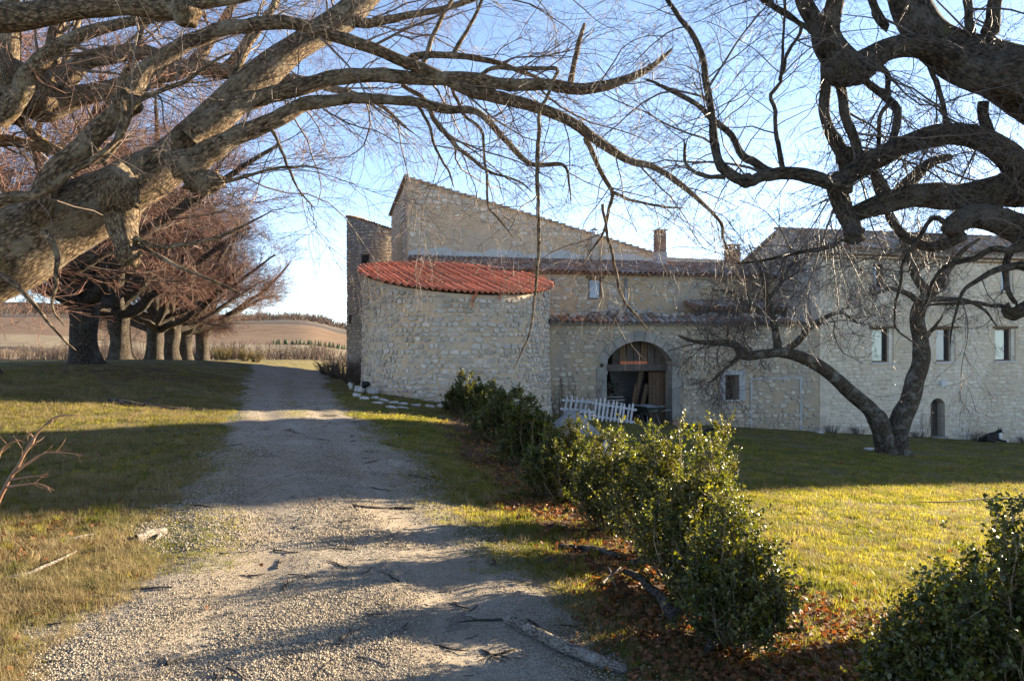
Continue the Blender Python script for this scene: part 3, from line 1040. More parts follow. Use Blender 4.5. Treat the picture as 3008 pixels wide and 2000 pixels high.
# ------------------------------------------------------------------ long low house under the tall one
low = farm('low_house', 'long low stone house with a brown tiled roof below the tall gable wall', 'house')
LD = 3.0
LW = [(2.50, 3.06, 3.25, 4.06)]
mb = MB()
grid_wall(mb, -3.6, 12.5, lambda s: -1.5, lambda s: 4.20, LD, 0.5, LW)
mb.box((-3.6, LD + 0.5, -1.5), (-3.2, TD, 4.3)).box((12.0, LD + 0.5, -1.5), (12.5, TD, 4.3))
part('wall', mb, MAT['mortar_low'], low)
st = courses(-0.6, 9.5, 2.2, 4.12, (0.12, 0.22), (0.16, 0.42), lambda a, b: 0.85 if (0.55 < a < 1.3 or 1.9 < a < 3.9) else 0.30, LW, seed=41)
add_stones(low, wall_stones(st, flat_front(LD), (0.02, 0.05)), MAT['stone_low'])
tile_roof(low, -3.7, 12.6, LD - 0.22, 4.26, TD, 5.50, [MAT['tile'], MAT['tile'], MAT['tile_grey']], pitch=0.215, seed=4)
wf = part('window', MB().box((2.50, LD + 0.06, 3.25), (2.57, LD + 0.14, 4.06)).box((2.99, LD + 0.06, 3.25), (3.06, LD + 0.14, 4.06)).box((2.57, LD + 0.06, 3.25), (2.99, LD + 0.14, 3.31)).box((2.57, LD + 0.06, 4.0), (2.99, LD + 0.14, 4.06)), MAT['wood_brown'], low)
part('pane', MB().box((2.571, LD + 0.09, 3.311), (2.989, LD + 0.11, 3.999)), MAT['pane_blue'], wf)
part('lintel', MB().box((2.40, LD - 0.02, 4.061), (3.16, LD + 0.2, 4.16)), MAT['wood_brown'], wf)
part('drainpipe', MB().tube([(4.02, LD - 0.08, 2.3), (4.02, LD - 0.08, 4.1)], [0.05, 0.05], 10), MAT['metal'], low, True)
part('wall_niche', MB().box((0.98, LD - 0.015, 3.78), (1.14, LD + 0.1, 3.98)), MAT['dark'], low)
# small lean-to roof against the house
lt = farm('lean_to_shed', 'small dark lean-to shed with tiled roof against the low house', 'shed')
mb = MB()
mb.box((6.6, 2.05, 1.8), (10.4, 2.18, 2.86))
part('wall', mb, MAT['wood_dark'], lt)
for i in range(18):
    part('board', MB().box((6.6 + i * 0.21, 2.02, 1.8), (6.6 + i * 0.21 + 0.19, 2.049, 2.84 + 0.02 * (i % 3))), MAT['wood_dark'], lt)
tile_roof(lt, 6.5, 10.5, 1.85, 2.90, 2.97, 3.25, [MAT['tile'], MAT['tile_grey']], seed=5)

def chimney(name, label, s, d, w_, zb, zt, kind):
    c = thing(name, label, 'chimney', tuple(wl(s, d, zb)), AL)
    h = zt - zb
    if kind == 'metal':
        part('stack', MB().box((-w_ / 2, -w_ / 2, 0), (w_ / 2, w_ / 2, h - 0.28)), MAT['render_grey'], c)
        mb = MB()
        for a, b in ((-1, -1), (1, -1), (1, 1), (-1, 1)):
            mb.box((a * 0.12 - 0.015, b * 0.12 - 0.015, h - 0.28), (a * 0.12 + 0.015, b * 0.12 + 0.015, h - 0.1))
        mb.tube([(0, 0, h - 0.30), (0, 0, h - 0.17)], [0.12, 0.12], 12)
        part('flue_pipe', mb, MAT['metal'], c)
        mb = MB()
        mb.add([(-0.18, -0.18, h - 0.1), (0.18, -0.18, h - 0.1), (0.18, 0.18, h - 0.1), (-0.18, 0.18, h - 0.1), (0, 0, h + 0.02)], [(3, 2, 1, 0), (0, 1, 4), (1, 2, 4), (2, 3, 4), (3, 0, 4)])
        part('cap', mb, MAT['metal'], c)
        return c
    part('stack', MB().box((-w_ / 2 - 0.03, -w_ / 2 - 0.03, 0), (w_ / 2 + 0.03, w_ / 2 + 0.03, h * 0.42)), MAT['cement'], c)
    bm = [MB().box((-0.105, -0.05, -0.028), (0.105, 0.05, 0.028)).mesh('brick', MAT['brick']) for _ in range(1)]
    part('core', MB().box((-w_ / 2 + 0.04, -w_ / 2 + 0.04, h * 0.42), (w_ / 2 - 0.04, w_ / 2 - 0.04, h - 0.24)), MAT['cement'], c)
    nb = max(2, int(round(w_ / 0.225)))
    z = h * 0.42 + 0.03
    k = 0
    while z < h - 0.24:
        for side in range(4):
            for i in range(nb):
                if z > h - 0.30 and i == nb // 2:
                    continue
                o = obj('brick', bm[0], c)
                t = (-w_ / 2 + (i + 0.5) * w_ / nb) + (0.03 if k % 2 else -0.03)
                off = w_ / 2 - 0.05
                o.location = [(t, -off, z), (off, t, z), (-t, off, z), (-off, -t, z)][side]
                o.rotation_euler = (0, 0, [0, PI / 2, PI, -PI / 2][side] + random.uniform(-0.03, 0.03))
                o.scale = (w_ / nb / 0.225 * random.uniform(0.93, 1.0), random.uniform(0.85, 1.1), 1)
        z += 0.066
        k += 1
    mb = MB()
    for a, b in ((-1, -1), (1, -1), (1, 1), (-1, 1)):
        mb.box((a * (w_ / 2 - 0.07) - 0.06, b * (w_ / 2 - 0.07) - 0.06, h - 0.24), (a * (w_ / 2 - 0.07) + 0.06, b * (w_ / 2 - 0.07) + 0.06, h - 0.05))
    part('vent_piers', mb, MAT['brick'], c)
    mb = MB()
    mb.box((-w_ / 2 - 0.06, -w_ / 2 - 0.06, h - 0.049), (w_ / 2 + 0.06, w_ / 2 + 0.06, h + 0.0))
    part('cap_slab', mb, MAT['tile_grey'], c)
    return c
chimney('chimney', 'thin grey rendered chimney with a metal cowl, set against the tall wall', 5.2, 9.8, 0.29, 5.3, 7.05, 'metal')
chimney('chimney', 'brick chimney with a slab cap and see-through vents on the tiled roof', 7.9, 8.2, 0.44, 5.0, 6.84, 'brick')
chimney('chimney', 'short brick chimney beside the gable of the pale right house', 13.2, 10.9, 0.60, 4.0, 6.62, 'brick')
# ------------------------------------------------------------------ wall with the barn arch
arch = farm('arched_barn', 'stone barn front with a wide arched doorway and tiled coping', 'barn')
ASL, ASR, AZS, AZT = 2.09, 4.61, 0.93, 1.64      # jambs, springing, crown
AC = (ASL + ASR) / 2
AH = (ASR - ASL) / 2
ARI = AZT - AZS
AR = (AH * AH + ARI * ARI) / (2 * ARI)
AZC = AZT - AR
def arch_z(s):
    return AZC + math.sqrt(max(AR * AR - (s - AC) ** 2, 0))
SW = (6.68, 7.27, -0.505, 0.40)
mb = MB()
WTOP = 2.22
END = 10.65
gb = lambda s: gl(s, 0) - 0.4
grid_wall(mb, 0.0, ASL, gb, lambda s: WTOP, 0, 0.55)
ns = 18
for i in range(ns):
    a, b = ASL + (ASR - ASL) * i / ns, ASL + (ASR - ASL) * (i + 1) / ns
    mb.prism([(a, arch_z(a)), (b, arch_z(b)), (b, WTOP), (a, WTOP)], 0, 0.55)
grid_wall(mb, ASR, END, gb, lambda s: WTOP, 0, 0.55, [SW])
part('wall', mb, MAT['mortar_arch'], arch)
skip = [(ASL - 0.32, ASR + 0.36, -2, AZS), (SW[0] - 0.22, SW[1] + 0.28, SW[2] - 0.12, SW[3] + 0.22)]
def arch_keep(cu, cv):
    if (cu - AC) ** 2 + (cv - AZC) ** 2 < (AR + 0.36) ** 2 and ASL - 0.35 < cu < ASR + 0.35:
        return 0
    if cu > 8.0 and -1.0 < cv < 0.4:
        return 0.45
    return 0.62 if cu < 1.9 else 0.8
st = courses(0.05, END - 0.05, -1.95, 2.12, (0.10, 0.20), (0.14, 0.38), lambda a, b: arch_keep(a, b) if b > gl(a, 0) else 0, skip, seed=51)
add_stones(arch, wall_stones(st, flat_front(0), (0.02, 0.045)), MAT['stone_arch'])
# voussoirs and jamb blocks
half = math.asin(AH / AR)
nv = 9
for i in range(nv):
    a0 = -half - 0.10 + (2 * half + 0.20) * i / nv + 0.006
    a1 = -half - 0.10 + (2 * half + 0.20) * (i + 1) / nv - 0.006
    ro = AR + (0.30 if i != nv // 2 else 0.36) + 0.02 * (i % 2)
    pts = [(AC + r_ * math.sin(a), AZC + r_ * math.cos(a)) for r_, al in ((AR - 0.012, (a0, (a0 + a1) / 2, a1)), (ro, (a1, (a0 + a1) / 2, a0))) for a in al]
    part('voussoir', MB().prism(pts, -0.035 - 0.008 * (i % 2), 0.35), MAT['cut_stone'], arch)
for sx, sg in ((ASL, -1), (ASR, 1)):
    z = gl(sx, 0) - 0.25
    k = 0
    while z < AZS - 0.13:
        h = min([0.52, 0.44, 0.60][k % 3], AZS - 0.12 - z)
        wv = 0.30 + 0.05 * (k % 2)
        a, b = (sx - wv, sx + 0.012) if sg < 0 else (sx - 0.012, sx + wv)
        part('jamb_block', MB().box((a, -0.03 - 0.006 * (k % 2), z), (b, 0.36, z + h - 0.01)), MAT['cut_stone'], arch)
        z += h
        k += 1
# cement surround of the small window, its recess and bars
mb = MB()
mb.box((SW[0] - 0.17, -0.03, SW[2] - 0.05), (SW[0], 0.1, SW[3] + 0.16)).box((SW[1], -0.03, SW[2] - 0.05), (SW[1] + 0.24, 0.1, SW[3] + 0.16)).box((SW[0], -0.03, SW[3]), (SW[1], 0.1, SW[3] + 0.16))
wf = part('window', mb, MAT['cement'], arch)
part('sill', MB().box((SW[0] - 0.1, -0.06, SW[2] - 0.06), (SW[1] + 0.1, 0.5, SW[2])), MAT['cement'], wf)
mb = MB()
mb.box((SW[0] + 0.001, 0.50, SW[2]), (SW[1] - 0.001, 0.54, SW[3]))
part('back_board', mb, MAT['earth'], wf)
mb = MB().box((SW[0] + 0.07, 0.1, SW[2]), (SW[0] + 0.09, 0.12, SW[3])).box((SW[0], 0.1, -0.1), (SW[0] + 0.07, 0.12, -0.08)).box((SW[0], 0.1, 0.1), (SW[0] + 0.07, 0.12, 0.12))
part('grille', mb, MAT['metal'], wf)
# raised cement strips and a thin pipe on the wall
part('cement_strip', MB().box((7.73, -0.025, gl(7.75, 0)), (7.81, 0.02, 0.28)), MAT['cement'], arch)
part('cement_strip', MB().box((9.79, -0.025, gl(9.8, 0)), (9.89, 0.02, 0.28)), MAT['cement'], arch)
part('cement_strip', MB().box((7.81, -0.025, 0.21), (9.79, 0.02, 0.28)), MAT['cement'], arch)
part('pipe', MB().tube([(5.03, -0.05, gl(5, 0)), (5.03, -0.05, 0.5)], [0.018, 0.018], 8), MAT['metal'], arch)
part('putlog_hole', MB().box((ASL - 0.22, -0.045, 0.72), (ASL - 0.12, 0.02, 0.83)), MAT['dark'], arch)
part('putlog_hole', MB().box((5.05, -0.012, 0.76), (5.15, 0.02, 0.86)), MAT['dark'], arch)
part('putlog_hole', MB().box((5.12, -0.012, -0.95), (5.24, 0.02, -0.83)), MAT['stone_right'], arch)
# interior of the barn
gi = gl(3.3, 1.5) - 0.05
mb = MB()
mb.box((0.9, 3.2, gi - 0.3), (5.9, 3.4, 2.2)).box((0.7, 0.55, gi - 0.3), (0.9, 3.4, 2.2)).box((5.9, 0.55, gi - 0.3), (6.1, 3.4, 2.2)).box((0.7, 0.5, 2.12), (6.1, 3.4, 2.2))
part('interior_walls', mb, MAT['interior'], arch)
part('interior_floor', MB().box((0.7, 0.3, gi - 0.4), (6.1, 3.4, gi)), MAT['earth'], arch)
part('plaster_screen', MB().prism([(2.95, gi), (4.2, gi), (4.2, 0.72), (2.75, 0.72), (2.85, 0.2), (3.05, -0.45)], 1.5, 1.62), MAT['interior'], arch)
part('beam', MB().box((ASL - 0.1, 0.36, 0.56), (ASR + 0.1, 0.60, 0.80)), MAT['wood_dark'], arch)
for i in range(8):
    a = ASL + 0.42 + i * 0.275
    part('board', MB().box((a, 0.47 + 0.01 * (i % 2), 0.80), (a + 0.245, 0.50 + 0.01 * (i % 2), 2.1)), MAT['wood_brown'] if i % 3 == 1 else MAT['wood_dark'], arch)
for i in range(5):
    a = 3.98 + i * 0.145
    part('door_board', MB().box((a, 0.62, gi), (a + 0.135, 0.66 + 0.004 * (i % 2), 0.5)), MAT['wood_brown'], arch)
part('shutter', MB().box((ASL + 0.02, 0.37, 0.45), (ASL + 0.20, 0.40, 0.98)), MAT['pane_blue'], arch)
# coping: two rows of canal tiles, lichen and loose stones along the top
tile_roof(arch, 0.0, END, -0.16, 2.25, 0.62, 2.50, [MAT['tile_grey'], MAT['tile_grey'], MAT['tile']], pitch=0.215, seed=6, rows=2)
mb = MB()
cs = []
for i in range(70):
    s = random.uniform(0.1, END - 0.1)
    cs.append(((s, random.uniform(0.25, 0.7), 2.50 + random.uniform(0, 0.10)), (1, 0, 0), (0, -0.8, 0.6), (0, 0.6, 0.8), random.uniform(0.14, 0.32), random.uniform(0.10, 0.2), 0.06))
for i in range(26):
    s = random.gauss(2.9, 0.6)
    cs.append(((s, random.uniform(0.5, 0.8), 2.58 + random.uniform(0, 0.20)), (1, 0, 0), (0, -0.8, 0.6), (0, 0.6, 0.8), random.uniform(0.16, 0.34), random.uniform(0.12, 0.2), 0.06))
add_stones(arch, cs, MAT['tile_grey'], name='coping_stone')

# four red bricks on the beam
bm = MB().box((-0.125, -0.09, 0), (0.125, 0.09, 0.105)).mesh('brick', MAT['red_brick'])
for i, lab in enumerate(('leftmost red brick on the beam in the barn arch', 'second red brick from the left on the barn arch beam', 'third red brick from the left on the barn arch beam', 'rightmost red brick on the beam in the barn arch')):
    o = obj('brick', bm)
    o.location = wl(2.90 + i * 0.262, 0.455 + 0.01 * (i % 2), 0.801)
    o.rotation_euler = (0, 0, AL + random.uniform(-0.06, 0.06))
    tag(o, lab, 'brick', 'red bricks on the barn beam')
# planks leaning inside
def plank(s0, z0, s1, z1, d0, d1, w_, label, mat, name='plank'):
    o = obj(name, MB().bar((0, 0, 0), tuple(wl(s1, d1, z1) - wl(s0, d0, z0)), w_, 0.06, up=(math.sin(AL), -math.cos(AL), 0.01)).mesh(name, MAT[mat]))
    o.location = wl(s0, d0, z0)
    return tag(o, label, 'plank', 'timbers leaning in the barn')
plank(3.55, gi, 3.74, 0.56, 1.2, 0.75, 0.17, 'tall upright plank leaning on the barn beam', 'wood_brown')
plank(3.40, gi, 3.60, 0.05, 1.0, 0.9, 0.12, 'short plank left of the tall plank in the barn', 'wood_brown')
plank(3.70, gi, 3.96, 0.05, 0.9, 0.72, 0.15, 'slanting plank against the brown barn door', 'wood_brown')
for i in range(6):
    o = obj('stacked_board', MB().box((-0.62 + 0.05 * (i % 3), -0.25, 0), (0.55 - 0.06 * (i % 2), 0.25, 0.05)).mesh('stacked_board', MAT['wood_grey']))
    o.location = wl(2.55, 1.0, gi + 0.30 + i * 0.115)
    o.rotation_euler = (0, 0, AL + random.uniform(-0.1, 0.1))
    tag(o, ['lowest', 'second lowest', 'third', 'fourth', 'second highest', 'topmost'][i] + ' grey board of the stack inside the barn, left', 'board', 'boards stacked in the barn')
o = obj('timber_block', MB().box((-0.5, -0.2, 0), (0.45, 0.2, 0.30)).mesh('timber_block', MAT['wood_dark']))
o.location = wl(2.55, 1.0, gi)
o.rotation_euler = (0, 0, AL)
tag(o, 'dark timber block under the stacked boards in the barn', 'timber')
bmm = MB()
for k in range(60):
    a = random.uniform(0, 2 * PI)
    c0 = np.array([random.gauss(0, 0.22), random.gauss(0, 0.12), random.uniform(0, 0.45)])
    c1 = c0 + np.array([math.cos(a) * 0.4, math.sin(a) * 0.2, random.uniform(-0.15, 0.25)])
    bmm.tube([c0, c1], [0.015, 0.008], 5)
o = obj('brushwood_heap', bmm.mesh('brushwood_heap', MAT['wood_dark']))
o.location = wl(2.5, 1.0, gi + 0.94)
tag(o, 'dark heap of brushwood on the boards inside the barn arch', 'brushwood')

# ------------------------------------------------------------------ pale house on the right
rh = farm('pale_house', 'pale coursed stone house with tiled eaves on the right', 'house')
RS0, RS1 = 10.65, 24.0
EZ, RZ, RDD = 5.04, 6.08, 2.8
def splay(a, b, z0, z1):
    return (a, b, z0, z1)
WIN = [(12.94, 13.92, 0.81, 2.11), (15.88, 16.80, 0.82, 2.12), (18.70, 19.72, 0.83, 2.13), (12.98, 13.60, 3.66, 4.60), (15.95, 16.55, 3.66, 4.60), (19.0, 19.6, 3.66, 4.60)]
DOOR = (15.62, 16.30, -2.4, -0.62)
mb = MB()
grid_wall(mb, RS0, RS1, lambda s: gl(s, 0) - 0.5, lambda s: EZ, 0, 0.5, WIN + [DOOR])
part('wall', mb, MAT['mortar_right'], rh)
# door head: low segmental arch filling the top corners of the opening
mb = MB()
for i in range(8):
    a, b = DOOR[0] + 0.085 * i, DOOR[0] + 0.085 * (i + 1)
    za, zb = [-0.62 - 0.22 * abs((x - 15.96) / 0.34) ** 2.4 for x in (a, b)]
    mb.prism([(a, za), (b, zb), (b, -0.6), (a, -0.6)], 0.002, 0.45)
part('door_head', mb, MAT['mortar_right'], rh)
dr = part('door', MB().box((DOOR[0] + 0.001, 0.42, -2.35), (DOOR[1] - 0.001, 0.47, -0.61)), MAT['wood_dark'], rh)
for i in range(4):
    part('door_board', MB().box((DOOR[0] + 0.01 + i * 0.168, 0.395, -2.3), (DOOR[0] + 0.168 + i * 0.168, 0.42, -0.65)), MAT['wood_dark'], dr)
part('open_leaf', MB().box((DOOR[0] + 0.01, 0.0, -2.3), (DOOR[0] + 0.06, 0.38, -0.82)), MAT['wood_brown'], dr)
part('threshold', MB().box((DOOR[0] - 0.05, -0.12, gl(15.9, 0) - 0.2), (DOOR[1] + 0.05, 0.3, gl(15.9, 0) + 0.06)), MAT['cut_stone'], dr)
for a, b, z0, z1 in WIN:
    up = z0 > 3
    fr = MB()
    fw = 0.055
    dd = 0.16
    x1 = b - 0.17 if not up else b - 0.08
    fr.box((a, dd, z0), (a + fw, dd + 0.06, z1)).box((x1 - fw, dd, z0), (x1, dd + 0.06, z1)).box((a + fw, dd, z0), (x1 - fw, dd + 0.06, z0 + fw)).box((a + fw, dd, z1 - fw), (x1 - fw, dd + 0.06, z1))
    wf = part('window', fr, MAT['wood_brown'], rh)
    part('pane', MB().box((a + fw + 0.001, dd + 0.025, z0 + fw), (x1 - fw - 0.17, dd + 0.035, z1 - fw)), MAT['pane_blue'] if up or 15 < a < 17 else MAT['pane'], wf)
    part('open_casement', MB().box((x1 - fw - 0.169, dd + 0.01, z0 + fw), (x1 - fw - 0.001, dd + 0.05, z1 - fw)), MAT['dark'], wf)
    part('reveal', MB().box((x1, 0.05, z0), (b - 0.001, dd + 0.2, z1)), MAT['stone_right'], wf)
    part('lintel', MB().box((a - 0.12, -0.012, z1 + 0.001), (b + 0.12, 0.2, z1 + 0.10)), MAT['wood_brown'] if not up else MAT['wood_grey'], wf)
    part('sill', MB().box((a - 0.06, -0.07, z0 - 0.07), (b + 0.06, 0.2, z0 - 0.001)), MAT['pale_band'], wf)
    part('backing', MB().box((a, 0.4, z0), (b, 0.44, z1)), MAT['dark'], wf)
sk = [(a - 0.06, b + 0.06, c - 0.09, d + 0.11) for a, b, c, d in WIN] + [(DOOR[0] - 0.03, DOOR[1] + 0.03, -3, -0.58)]
st = courses(RS0 + 0.04, 21.6, -2.7, 4.72, (0.11, 0.18), (0.20, 0.46), lambda a, b: 0.88 if b > gl(a, 0) else 0, sk, gap=0.008, seed=61)
add_stones(rh, wall_stones(st, flat_front(0), (0.012, 0.026)), MAT['stone_right'])
# gable wall, smooth grey render, and corner stones
BACK = 10.0
def prof(d):
    return np.interp(d, [0, RDD, 8.66, BACK], [EZ, RZ, 3.79, 3.30])
mb = MB()
pts = [(0.5, -2.2), (BACK, -2.2), (BACK, 3.30), (RDD, RZ), (0.5, float(prof(0.5)))]
Va = [(RS0 - 0.001, p[0], p[1]) for p in pts] + [(RS0 + 0.45, p[0], p[1]) for p in pts]
n = len(pts)
mb.add(Va, [tuple(range(n)), tuple(range(n, 2 * n))[::-1]] + [(i, n + i, n + (i + 1) % n, (i + 1) % n) for i in range(n)])
part('gable_wall', mb, MAT['render_grey'], rh)
z = -1.5
k = 0
while z < EZ - 0.3:
    h = random.uniform(0.2, 0.34)
    part('quoin', MB().box((RS0 - 0.012, -0.018, z), (RS0 + (0.42 if k % 2 else 0.28), 0.3, z + h - 0.012)), MAT['stone_right'], rh)
    z += h
    k += 1
# roof slabs and tiles
def slab(mb, s0, s1, d0, z0, d1, z1, t=0.10):
    V = [(s0, d0, z0), (s1, d0, z0), (s1, d1, z1), (s0, d1, z1)]
    V += [(x, y, zz - t) for x, y, zz in V]
    mb.add(V, [(0, 1, 2, 3), (7, 6, 5, 4), (0, 4, 5, 1), (1, 5, 6, 2), (2, 6, 7, 3), (3, 7, 4, 0)])
mb = MB()
slab(mb, RS0 - 0.12, RS1, -0.22, EZ - 0.0, RDD, RZ + 0.09)
slab(mb, RS0 - 0.12, RS1, RDD + 0.001, RZ + 0.09, BACK + 0.2, 3.32)
part('roof', mb, MAT['tile_grey'], rh)
tile_roof(rh, RS0 - 0.12, RS1, -0.24, EZ + 0.05, RDD, RZ + 0.14, [MAT['tile_grey'], MAT['tile_grey'], MAT['tile_clay']], seed=8, pitch=0.22)
tm = tile_mesh('ridge_tile', 0.45, 0.11, 0.095, mat=MAT['tile_grey'])
for i in range(32):
    o = obj('ridge_tile', tm, rh)
    o.location = (RS0 - 0.1 + i * 0.415 + 0.42, RDD, RZ + 0.14)
    o.rotation_euler = (0, 0, PI / 2)
# genoise: two corbelled rows of tile ends
tm = tile_mesh('genoise_tile', 0.3, 0.085, 0.085, n=6, mat=MAT['tile_clay'])
for row, (z, dd) in enumerate(((EZ - 0.31, -0.085), (EZ - 0.17, -0.165))):
    for i in range(51):
        s = RS0 + 0.12 + i * 0.205 + (0.1 if row else 0)
        o = obj('genoise_tile', tm, rh)
        o.location = (s, dd, z)
    part('genoise_bed', MB().box((RS0 + 0.02, dd + 0.02, z + 0.088), (RS1, 0.0, z + 0.136)), MAT['mortar_right'], rh)
ledge = part('wall_lamp', MB().box((16.02, -0.14, -0.12), (16.25, -0.02, 0.06)), MAT['white_paint'], rh)
part('lamp_bracket', MB().box((16.10, -0.02, -0.2), (16.16, 0.02, -0.12)), MAT['metal'], ledge)

# unseen barn-shaped block, added to throw the shadow that lies across the lawn
tb = farm('added_shadow_barn', 'unseen barn-shaped block added beyond the right edge to shade the lawn', 'barn')
mb = MB()
B0, B1 = 29.0, 39.15
solid(mb, B0, B1, -2.24, 3.0, -5.0, (12.0, 12.0, 12.0, 12.0))
V = [(B0 - 0.2, -2.5, 11.95), (B1 + 0.1, -2.5, 11.95), (B1 + 0.1, 3.3, 11.95), (B0 - 0.2, 3.3, 11.95), (B0 - 0.2, 0.4, 13.2), (B1 + 0.1, 0.4, 13.2)]
part('wall', mb, MAT['mortar_right'], tb)
part('roof', MB().add(V, [(0, 1, 5, 4), (2, 3, 4, 5), (0, 4, 3), (1, 2, 5), (0, 3, 2, 1)]), MAT['tile_grey'], tb)
# ------------------------------------------------------------------ branches
def catmull(P, step):
    P = np.asarray(P, float)
    if len(P) < 3:
        n = max(4, int(np.linalg.norm(P[1][:3] - P[0][:3]) / step))
        t = np.linspace(0, 1, n)[:, None]
        return P[0] * (1 - t) + P[1] * t
    Q = np.vstack([2 * P[0] - P[1], P, 2 * P[-1] - P[-2]])
    out = []
    for i in range(1, len(Q) - 2):
        n = max(2, int(np.linalg.norm(Q[i + 1][:3] - Q[i][:3]) / step))
        t = np.linspace(0, 1, n, endpoint=False)[:, None]
        p0, p1, p2, p3 = Q[i - 1], Q[i], Q[i + 1], Q[i + 2]
        out.append(0.5 * (2 * p1 + (p2 - p0) * t + (2 * p0 - 5 * p1 + 4 * p2 - p3) * t ** 2 + (3 * p1 - p0 - 3 * p2 + p3) * t ** 3))
    out.append(P[-1:])
    return np.concatenate(out)

def limb_geo(ctrl, sides=14, seed=0, rough=0.16, wob=0.5, tip=True, flare=0.0):
    """ctrl: rows x,y,z,r. A knobbly tube with straightened coordinates for the bark"""
    C4 = np.asarray(ctrl, float)
    rm_ = max(C4[:, 3].mean(), 0.01)
    step = max(0.04, rm_ * 0.4)
    Q = catmull(C4, step)
    P, R = Q[:, :3], np.maximum(Q[:, 3], 0.003)
    arc = np.concatenate([[0], np.cumsum(np.linalg.norm(np.diff(P, axis=0), axis=1))])
    s = np.column_stack([arc / (rm_ * 7), np.full(len(P), seed * 3.1), np.zeros(len(P))])
    wv = np.column_stack([vnoise(s, seed), vnoise(s + 31.7, seed + 1), vnoise(s + 77.1, seed + 2)])
    env = np.minimum(1, np.minimum(arc, arc[-1] - arc) / (rm_ * 4 + 1e-6))[:, None]
    P = P + wv * R[:, None] * wob * env
    T, N, B = frames(P)
    a = np.arange(sides) * 2 * PI / sides
    ca, sa = np.cos(a), np.sin(a)
    loc = np.stack([np.broadcast_to(ca * 1.0, (len(P), sides)), np.broadcast_to(sa * 1.0, (len(P), sides)), np.broadcast_to((arc / (rm_ * 2.2))[:, None], (len(P), sides))], -1)
    nz = 0.75 * vnoise(loc * 0.9 + seed * 5.0, seed + 4) + 0.5 * np.maximum(0, vnoise(loc * np.array([1.1, 1.1, 0.55]) + seed * 2.3, seed + 9)) ** 2 + 0.4 * vnoise(loc * np.array([2.4, 2.4, 1.6]) + seed, seed + 5) + 0.2 * vnoise(loc * np.array([5, 5, 1.5]) + seed, seed + 6)
    RR = R[:, None] * (1 + rough * nz)
    if tip:
        RR[-1] *= 0.25
    V = P[:, None, :] + RR[:, :, None] * (ca[None, :, None] * N[:, None, :] + sa[None, :, None] * B[:, None, :])
    bk = np.stack([RR * ca, RR * sa, np.broadcast_to(arc[:, None] + seed * 0.77, RR.shape)], -1).reshape(-1, 3)
    i = np.arange(len(P) - 1)[:, None] * sides
    j = np.arange(sides)[None, :]
    k = (j + 1) % sides
    Fq = np.stack([i + j, i + k, i + sides + k, i + sides + j], -1).reshape(-1, 4)
    V = V.reshape(-1, 3)
    n0 = len(V)
    cap = np.array([[n0, (len(P) - 1) * sides + jj, (len(P) - 1) * sides + (jj + 1) % sides] for jj in range(sides)])
    V = np.vstack([V, P[-1] + T[-1] * R[-1] * (0.3 if tip else 0.12)])
    bk = np.vstack([bk, bk[-1]])
    return V, [Fq, cap], bk, P, R

def limb(name, ctrl, mat, parent, sides=14, seed=0, **kw):
    V, Fs, bk, P, R = limb_geo(ctrl, sides, seed, **kw)
    return obj(name, new_mesh(name, V, Fs, mat, True, {'bk': bk}), parent), P, R

def px_path(pts, D0, D1=None, loc=(0, 0, 0)):
    """photo-measured path (px, py, radius px[, depth]) -> x,y,z,r rows"""
    D1 = D0 if D1 is None else D1
    out = []
    for k, p in enumerate(pts):
        D = p[3] if len(p) > 3 else D0 + (D1 - D0) * k / max(1, len(pts) - 1)
        w_ = at(p[0], p[1], D)
        out.append((w_[0] - loc[0], w_[1] - loc[1], w_[2] - loc[2], p[2] * D / F))
    return out

def resample(P, R, n):
    arc = np.concatenate([[0], np.cumsum(np.linalg.norm(np.diff(P, axis=0), axis=1))])
    t = np.linspace(0, arc[-1], n)
    return np.column_stack([np.interp(t, arc, P[:, i]) for i in range(3)]), np.interp(t, arc, R), arc[-1]

def spawn(PP, RR, count, lens, ang, trop, rr_, npt, rg, t0=0.15, wig=0.25, lenpow=0.4, rmin=0.0015, flat=0.0, weights=None, thick=0.0085):
    """grow count children on parent polylines PP (M,n,3) with radii RR (M,n)"""
    M, n, _ = PP.shape
    seg = np.linalg.norm(np.diff(PP, axis=1), axis=2).sum(1)
    pr = seg if weights is None else seg * weights
    par = rg.choice(M, count, p=pr / pr.sum())
    t = t0 + (1 - t0) * rg.random(count) ** 0.85
    f = t * (n - 1)
    i = np.minimum(f.astype(int), n - 2)
    fr = (f - i)[:, None]
    base = PP[par, i] * (1 - fr) + PP[par, i + 1] * fr
    tan = unit(PP[par, i + 1] - PP[par, i])
    rad_ = RR[par, i] * (1 - fr[:, 0]) + RR[par, i + 1] * fr[:, 0]
    rv = unit(rg.normal(size=(count, 3)) * np.array([1, 1, 1 - flat]))
    side = unit(rv - tan * (rv * tan).sum(1, keepdims=True))
    an = rg.uniform(*ang, count)[:, None]
    d = unit(tan * np.cos(an) + side * np.sin(an))
    L = rg.uniform(*lens, count) * (1.15 - 0.55 * t) * (0.55 + 0.45 * rg.random(count) ** lenpow)
    r0 = np.minimum(rad_ * rr_ * rg.uniform(0.7, 1.0, count), L * thick + 0.0015)
    r0 = np.maximum(r0, rmin)
    out = np.zeros((count, npt, 3))
    out[:, 0] = base
    stp = (L / (npt - 1))[:, None]
    trop = np.asarray(trop, float)
    for k in range(1, npt):
        d = unit(d + trop * (1.0 / (npt - 1)) + rg.normal(size=(count, 3)) * wig)
        out[:, k] = out[:, k - 1] + d * stp
    R2 = r0[:, None] * np.linspace(1, 0.35, npt)[None, :]
    return out, np.maximum(R2, rmin * 0.7)

